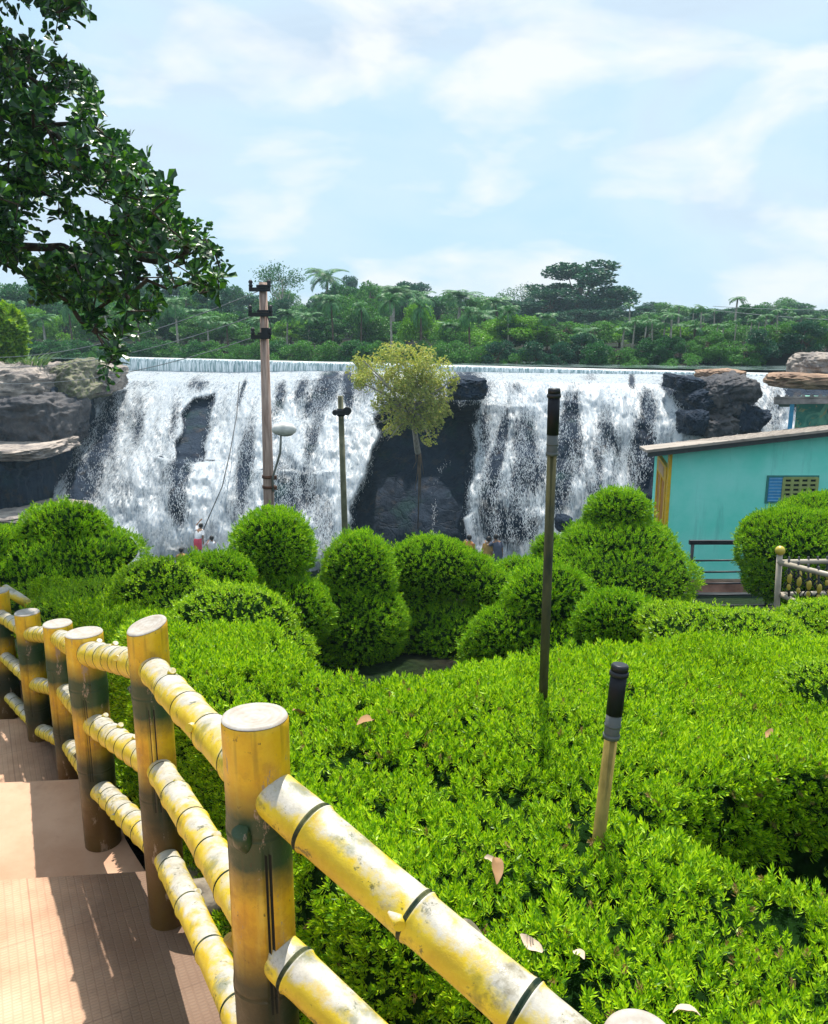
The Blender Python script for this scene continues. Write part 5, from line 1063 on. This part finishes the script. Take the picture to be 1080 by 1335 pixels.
for r_ in range(nr + 1): mb.box(wl_(gx0 + gw / 2, zb_ + .02 + r_ * (zt_ - zb_ - .04) / nr, .04), (gw, .03, .045))
for c_ in range(ncol + 1): mb.box(wl_(gx0 + c_ * gw / ncol, (zt_ + zb_) / 2, .042), (.055, .03, zt_ - zb_ - .02))
mb.build('vent_blocks', flat('block_olive', (.34, .40, .14), .8), e2)
mb = MB(); mb.box(wl_(gx0 + gw / 2, (zt_ + zb_) / 2, .026), (gw, .006, zt_ - zb_ - .03)); mb.build('dark_opening', flat('opening_dark', (.01, .02, .015), .9), e2)
# plinth and paved yard in front of the hut
mb = MB(); mb.box(hl((x0 + 3.5, YB - .10, gz + .16)), (7.2, .20, .42)); mb.build('plinth', noisy('plinth_brown', (.20, .10, .07), (.42, .22, .16), 3, .85, .3, .02), e)
pv = NM('paving', .85, .2); v = pv.coord(); n_ = pv.noise(v, 2, 6, .6); pv.color(pv.mix(pv.ramp(n_, [(.35, 0), (.65, 1)]), (.22, .20, .18), (.42, .38, .34))); pv.bump(n_, .3, .02)
xs_ = np.linspace(3.2, 12, 30); ys_ = np.linspace(11.2, YB - .2, 14); Xp, Yp = np.meshgrid(xs_, ys_); Zp = np.interp(Yp, [11.2, 13, 16], [-4.15, -4.85, -5.22]) + .02
Ip = np.arange(Xp.size).reshape(Xp.shape); tag(npmesh('pavement', np.stack([Xp, Yp, Zp], -1).reshape(-1, 3), np.stack([Ip[:-1, :-1], Ip[:-1, 1:], Ip[1:, 1:], Ip[1:, :-1]], -1).reshape(-1, 4), pv.mat), kind='structure')
# second, higher hut behind it
YH = 20.5; a_ = at(1029, 560, YH); zt2 = at(1029, 524, YH)[2]; e = empty('small_shed', tuple(a_)); tag(e, 'dull green shed with grey corrugated roof behind the turquoise hut, at right edge', 'shed'); SO = Vector(tuple(a_)); e.rotation_euler = (0, 0, R(-27))
mur = NM('mural_wall', .8, .2); v = mur.coord(); n_ = mur.noise(v, 2.2, 5, .6, 1.5); n3 = mur.noise(mur.coord(loc=(4, 2, 1)), 3.5, 4, .6, 2)
mur.color(mur.mix(mur.ramp(n3, [(.55, 0), (.62, .8)]), mur.mix(mur.ramp(n_, [(.42, 0), (.6, 1)]), (.06, .22, .20), (.22, .48, .36)), (.50, .40, .20)))
mb = MB(); w2 = 5.0; mb.box((w2 / 2 + .12, 1.2, (zt2 - SO.z) / 2 - .6), (w2, 2.4, zt2 - SO.z + 1.2)); mb.build('wall', mur.mat, e)
mb = MB(); mb.box((.02, -.03, (zt2 - SO.z) / 2 - .6), (.10, .10, zt2 - SO.z + 1.25)); mb.build('post', flat('post_blue', (.08, .38, .72), .6), e)
mb = MB(); Mx = Matrix.Rotation(R(-9), 3, 'X') @ Matrix.Rotation(R(-3), 3, 'Y'); cx_ = Vector((w2 / 2 + .25, .3, zt2 - SO.z + .12)); mb.box(cx_, (w2 + 1.2, 2.6, .05), M=Mx)
for i in range(34): mb.tube([cx_ + Mx @ Vector((-(w2 + 1.2) / 2 + .09 + i * .18, -1.32, .03)), cx_ + Mx @ Vector((-(w2 + 1.2) / 2 + .09 + i * .18, 1.3, .03))], .045, 6)
mb.box(cx_ + Mx @ Vector((0, -1.26, -.09)), (w2 + 1.2, .06, .12), M=Mx)
mb.build('roof', noisy('old_corrugated', (.06, .07, .075), (.22, .22, .22), 3, .7, .4, .02), e)
# ------------------------------------------------------------------ railings at the right
e = empty('stair_railing', tuple(at(903, 792, 11.6))); tag(e, 'dark horizontal bar railing in front of the turquoise wall', 'railing'); SO = Vector(tuple(at(903, 792, 11.6)))
def sl(px, py, Y=11.6): return Vector(tuple(at(px, py, Y))) - SO
mb = MB(); mb.box((sl(899, 707) + sl(1010, 707)) / 2, ((sl(1010, 707) - sl(899, 707)).length, .05, .06)); mb.build('top_rail', DARKM, e)
mb = MB()
for py in (731, 746, 761, 776, 790): mb.tube([sl(903, py), sl(1010, py - 1)], .014, 8)
mb.build('bars', DARKM, e)
for px in (904, 1008):
    mb = MB(); mb.tube([sl(px, 705), sl(px - 1, 705) - Vector((0, 0, 1.25))], .024, 10); mb.build('post', DARKM, e)
e = empty('ornamental_railing', tuple(at(1015, 785, 7.3))); tag(e, 'pale pipe railing with gold ball and leafy iron balusters at the right edge', 'railing'); SO = Vector(tuple(at(1015, 785, 7.3)))
PIPE = flat('pale_pipe', (.42, .36, .28), .45, .4); GOLD = flat('gold_paint', (.55, .42, .05), .35, .6)
YR = 7.3; a1 = sl(1016, 733, YR); a2 = sl(1017, 775, YR); 
mb = MB(); mb.tube([a1 + Vector((0, 0, .07)), a2 - Vector((0, 0, .5))], .026, 12); mb.build('post', PIPE, e)
mb = MB(); mb.sphere(a1 + Vector((0, 0, .11)), .045); mb.build('ball_finial', GOLD, e)
runs = ((sl(1110, 757, 6.5), sl(1110, 815, 6.5), 7), (sl(1125, 731, 7.75), sl(1125, 772, 7.75), 9))
for (b1, b2, n_) in runs:
    mb = MB(); mb.tube([a1, b1], .024, 10); mb.build('top_rail', PIPE, e); mb = MB(); mb.tube([a2, b2], .022, 10); mb.build('bottom_rail', PIPE, e)
    for i in range(1, n_):
        t_ = i / n_; u_ = a1.lerp(b1, t_); l_ = a2.lerp(b2, t_); mb = MB(); mb.tube([u_ + Vector((0, 0, .05)), l_], .010, 8)
        mid = u_.lerp(l_, .5)
        for s_ in (-1, 1):
            mb.tube([mid + Vector((0, 0, .10)), mid + Vector((s_ * .045, 0, .05)), mid + Vector((0, 0, 0)), mid + Vector((s_ * .04, 0, -.06)), mid + Vector((0, 0, -.1))], .006, 6)
        o = mb.build('baluster', DARKM, e); mb = MB(); mb.sphere(mid + Vector((0, -.012, .03)), (.022, .018, .045)); mb.sphere(mid + Vector((0, -.012, -.05)), (.018, .015, .03)); mb.build('gold_leaf', GOLD, o)
# ------------------------------------------------------------------ cables
def cable(label, p, q, sag, rad, mat, n=24, group='overhead cables'):
    P_ = [p.lerp(q, i / n) - Vector((0, 0, sag * 4 * (i / n) * (1 - i / n))) for i in range(n + 1)]; mb = MB(); mb.tube(P_, rad, 6); return tag(mb.build('cable', mat, None, origin=p), label, 'cable', group)
CB = flat('cable_grey', (.25, .27, .28), .5); CBD = flat('cable_dark', (.03, .03, .035), .6)
for i, (py0, py1, lab) in enumerate(((379, 452, 'uppermost thin cable running left from the utility pole'), (409, 462, 'middle thin cable running left from the utility pole'), (437, 482, 'lowest thin cable running left from the utility pole'))):
    cable(lab, ptop(338, py0, YP), ptop(-60, py1 + 12, 19), .35, .007, CB)
cable('upper faint cable crossing the sky at the right edge', ptop(930, 399, 55), ptop(1160, 404, 40), .1, .018, CB); cable('lower faint cable crossing the sky at the right edge', ptop(930, 404, 55), ptop(1160, 420, 40), .1, .018, CB)
P_ = [ptop(*p) for p in ((312, 498, 41), (309, 540, 37.4), (300, 590, 34.2), (290, 634, 33.0), (275, 668, 32.5), (264, 694, 32.2))]
mb = MB(); mb.tube(P_, .02, 6); tag(mb.build('rope', CBD, None, origin=P_[0]), 'long dark rope hanging down the falls to the bather in pink', 'rope')
# ------------------------------------------------------------------ bathers under the falls
SKIN = flat('skin_brown', (.30, .16, .09), .5); HAIR = flat('hair_black', (.012, .010, .010), .5)
def skinmesh(name, chains, mat, parent, root=0):
    """one continuous surface grown over connected joints; chains = lists of (x,y,z,radius), joined where points coincide"""
    V = []; E = []; Rr = []; idx = {}
    for ch in chains:
        prev = None
        for (x_, y_, z_, r_) in ch:
            k_ = (round(x_, 3), round(y_, 3), round(z_, 3))
            if k_ not in idx: idx[k_] = len(V); V.append((x_, y_, z_)); Rr.append(r_)
            i = idx[k_]
            if prev is not None and prev != i: E.append((prev, i))
            prev = i
    me = bpy.data.meshes.new(name); me.from_pydata(V, E, []); ob = bpy.data.objects.new(name, me); link(ob, parent); me.materials.append(mat)
    md = ob.modifiers.new('skin', 'SKIN'); sk = me.skin_vertices if len(me.skin_vertices) else None
    if sk is None: me.skin_vertices if False else None
    if not len(me.skin_vertices):
        bpy.context.view_layer.objects.active = ob; ob.select_set(True)
        ly_ = me.attributes
    for i, r_ in enumerate(Rr):
        try: me.skin_vertices[0].data[i].radius = (r_, r_); me.skin_vertices[0].data[i].use_root = (i == 0)
        except Exception: pass
    md.use_smooth_shade = True; s_ = ob.modifiers.new('sub', 'SUBSURF'); s_.levels = 1; s_.render_levels = 1; return ob
def person(label, px, py_head, Y, h, turn, arms, top_c, bot_c, bend=0.0, group='people bathing below the falls', sari=False, shirt=True):
    k_ = h / 1.65; c_ = at(px, py_head, Y); base = (c_[0], Y, c_[2] - h * (1 - .25 * bend)); e = empty('person', base); e.rotation_euler = (0, 0, turn); tag(e, label, 'person', group)
    def P(x_, y_, z_, r_): # bend the upper body forward (-y)
        if z_ > .9: dz = z_ - .9; y_ = y_ - dz * bend; z_ = .9 + dz * (1 - .3 * bend)
        return (x_ * k_, y_ * k_, z_ * k_, r_ * k_)
    pel = P(0, 0, .92, .125); ch = [pel, P(0, .01, 1.08, .115), P(0, .01, 1.25, .13), P(0, .01, 1.36, .09), P(0, 0, 1.43, .05), P(0, -.01, 1.48, .055), P(0, -.015, 1.56, .088), P(0, -.01, 1.625, .06)]
    chains = [ch]
    for s_ in (-1, 1):
        chains.append([pel, P(.095 * s_, 0, .84, .085), P(.10 * s_, -.01, .48, .055), P(.105 * s_, .015, .10, .038), P(.11 * s_, -.08, .035, .032), P(.115 * s_, -.15, .02, .02)])
        sh = P(.17 * s_, .01, 1.34, .052); A_ = {'down': [(.215, .02, 1.06), (.23, -.05, .83)], 'up': [(.24, -.02, 1.58), (.12, -.05, 1.78)], 'out': [(.33, -.1, 1.22), (.30, -.28, 1.32)], 'head': [(.30, -.05, 1.55), (.12, -.03, 1.66)]}[arms[0 if s_ < 0 else 1]]
        el = P(A_[0][0] * s_, A_[0][1], A_[0][2], .036); hd = P(A_[1][0] * s_, A_[1][1], A_[1][2], .025); d_ = Vector(hd[:3]) - Vector(el[:3]); d_.normalize(); sd_ = d_.cross(Vector((0, 1, .2))).normalized()
        pc = Vector(hd[:3]) + d_ * .06 * k_; chains.append([ch[3], sh, el, hd, (*pc, .028 * k_)])
        for f_, (o_, l_) in enumerate(((-.024, .055), (-.009, .07), (.007, .072), (.022, .06))):
            q_ = pc + sd_ * o_ * k_ + d_ * l_ * k_; chains.append([(*pc, .028 * k_), (*(pc + sd_ * o_ * k_ * 1.1 + d_ * .02 * k_), .009 * k_), (*q_, .007 * k_)])
        q_ = Vector(hd[:3]) + d_ * .05 * k_ - sd_ * .045 * k_; chains.append([hd, (*q_, .009 * k_)])
    skinmesh('body', chains, SKIN, e)
    def lathe(name, rings, mat):
        mb = MB(); n = 20; V = []; F = []
        for (z_, rx, ry, yo) in rings:
            q0 = P(0, yo, z_, 1)
            for k2 in range(n): a = 2 * math.pi * k2 / n; V.append((q0[0] + rx * k_ * math.cos(a) * (1 + .05 * math.sin(5 * a + z_ * 9)), q0[1] + ry * k_ * math.sin(a), q0[2]))
        for i in range(len(rings) - 1):
            for k2 in range(n): k3 = (k2 + 1) % n; F.append((i * n + k2, i * n + k3, (i + 1) * n + k3, (i + 1) * n + k2))
        mb.add(V, F); return mb.build(name, mat, e)
    if shirt:
        lathe('shirt', [(.84, .18, .135, 0), (1.0, .165, .13, 0), (1.2, .185, .14, .01), (1.33, .20, .125, .01), (1.40, .14, .09, .01), (1.435, .07, .07, 0)], top_c)
        for s_ in (-1, 1):
            sh = P(.15 * s_, .01, 1.345, 0); A_ = {'down': (.215, .02, 1.06), 'up': (.24, -.02, 1.58), 'out': (.33, -.1, 1.22), 'head': (.30, -.05, 1.55)}[arms[0 if s_ < 0 else 1]]; el = P(A_[0] * s_, A_[1], A_[2], 0)
            mb = MB(); a_, b_ = Vector(sh[:3]), Vector(el[:3]); mb.tube([a_, a_.lerp(b_, .4), a_.lerp(b_, .8)], [.082 * k_, .072 * k_, .066 * k_], 14, cap=False); mb.build('sleeve', top_c, e)
    lathe('trousers' if not sari else 'skirt', ([(.35, .20, .18, 0), (.6, .19, .16, 0), (.85, .18, .145, 0), (1.0, .165, .135, 0)] if sari else [(.5, .185, .12, 0), (.7, .185, .13, 0), (.88, .185, .142, 0), (.99, .17, .138, 0)]), bot_c)
    hc = P(0, .008, 1.575, 0); mb = MB(); mb.sphere((hc[0], hc[1] + .012 * k_, hc[2] + .012 * k_), (.098 * k_, .108 * k_, .105 * k_)); 
    if sari: mb.sphere((hc[0], hc[1] + .10 * k_, hc[2] - .05 * k_), (.05 * k_, .045 * k_, .06 * k_))
    mb.build('hair', HAIR, e)
    f_ = P(0, -.10, 1.55, 0); mb = MB(); mb.sphere((f_[0], f_[1] - .0 * k_, f_[2] - .005 * k_), (.014 * k_, .022 * k_, .026 * k_)); mb.sphere((f_[0], f_[1] + .028 * k_, f_[2] - .0 * k_), (.062 * k_, .045 * k_, .082 * k_)); mb.build('face', SKIN, e)
    return e
WHT = flat('cloth_white', (.75, .75, .78), .8); PNK = flat('cloth_pink', (.85, .10, .16), .8); ORG = flat('cloth_orange', (.60, .25, .08), .8); GRYC = flat('cloth_greyblue', (.08, .09, .14), .8); YLC = flat('cloth_mustard', (.48, .30, .08), .8); LIL = flat('cloth_lilac', (.5, .5, .62), .8)
person('person in white top and bright pink bottoms holding the rope, arm raised', 257, 689, 32.0, 1.5, 2.9, ('down', 'up'), WHT, PNK, .55)
person('person of whom only the dark head shows, left of the bather in pink', 236, 715, 31.6, 1.5, 3.4, ('down', 'down'), YLC, GRYC, 0)
person('pale clothed person half lost in the spray right of the bather in pink', 275, 701, 32.2, 1.5, 3.0, ('down', 'out'), WHT, LIL, .15)
person('person in an orange shirt standing left of the two bathers', 612, 699, 30.3, 1.62, 2.7, ('down', 'out'), ORG, PNK, .05)
person('person in mustard cloth, left one of the close pair under the falls', 636, 702, 30.2, 1.6, 2.5, ('down', 'down'), YLC, YLC, .15)
person('person in dark clothing, right one of the close pair under the falls', 650, 701, 30.0, 1.6, 3.6, ('down', 'out'), GRYC, GRYC, .3)
# ------------------------------------------------------------------ fallen dry leaves on the hedge
DL = flat('dry_leaf_brown', (.36, .20, .09), .7); DP = flat('dry_leaf_pale', (.62, .48, .36), .7)
def dry_leaf(label, px, py, L_, mat, seed):
    r = random.Random(seed); z = -1.3
    for _ in range(8): p = atz(px, py, z); z = float(hz(np.array(p[0]), np.array(p[1]))) + .035
    mb = MB(); n = 7; V = []
    for i in range(n):
        t_ = i / (n - 1); w_ = .22 * L_ * math.sin(math.pi * min(1, t_ * .93 + .05)) + .001; zc = .18 * L_ * math.sin(t_ * 3.1 + seed) + .05 * L_ * math.sin(t_ * 9)
        V += [(t_ * L_ - L_ / 2, -w_, zc + w_ * .7), (t_ * L_ - L_ / 2, 0, zc), (t_ * L_ - L_ / 2, w_, zc + w_ * .7)]
    F = [(3 * i + j, 3 * i + 3 + j, 3 * i + 4 + j, 3 * i + 1 + j) for i in range(n - 1) for j in (0, 1)]
    mb.add(V, F); o = mb.build('dry_leaf', mat); o.location = (p[0], p[1], z); o.rotation_euler = (r.uniform(-.5, .5), r.uniform(-.6, .2), r.uniform(0, 6.3)); return tag(o, label, 'leaf', 'dry leaves on the hedge')
dry_leaf('curled brown leaf on the hedge, left of the short pipe foot', 646, 1136, .07, DL, 1); dry_leaf('small pale leaf tip just above the curled brown leaf', 640, 1120, .04, DP, 2)
dry_leaf('pale torn leaf on the hedge right of the big front rail', 693, 1230, .06, DP, 3); dry_leaf('thin straw coloured leaf lying next to the front rail', 618, 1217, .07, DP, 4)
dry_leaf('pale leaf near the bottom edge beside the cut post top', 752, 1315, .045, DP, 5); dry_leaf('brown and white leaf in the bottom edge of the hedge', 896, 1324, .05, DP, 6)
dry_leaf('orange brown leaf near the top of the front post, farther back', 476, 944, .085, DL, 7); dry_leaf('orange leaf above the front post at the left of the hedge', 391, 929, .06, DL, 8)
dry_leaf('brown leaf at the right side of the hedge below the mound', 1003, 956, .06, DL, 9); dry_leaf('small brown leaf beyond the tall pipe', 762, 902, .06, DL, 10)

# ------------------------------------------------------------------ damp tropical air
me = bpy.data.meshes.new('haze'); lo = (-130, -3, -12.5); hi = (130, 230, 14)
vs = [(x_, y_, z_) for z_ in (lo[2], hi[2]) for y_ in (lo[1], hi[1]) for x_ in (lo[0], hi[0])]
me.from_pydata(vs, [], [(0, 2, 3, 1), (4, 5, 7, 6), (0, 1, 5, 4), (2, 6, 7, 3), (0, 4, 6, 2), (1, 3, 7, 5)])
hzm = bpy.data.materials.new('air'); hzm.use_nodes = True; n_ = hzm.node_tree; n_.nodes.remove(n_.nodes['Principled BSDF']); pvn = n_.nodes.new('ShaderNodeVolumePrincipled'); pvn.inputs['Density'].default_value = .0008; pvn.inputs['Color'].default_value = (.62, .86, 1, 1)
n_.links.new(pvn.outputs[0], n_.nodes['Material Output'].inputs['Volume']); me.materials.append(hzm); ho = bpy.data.objects.new('haze', me); link(ho); ho['kind'] = 'stuff'
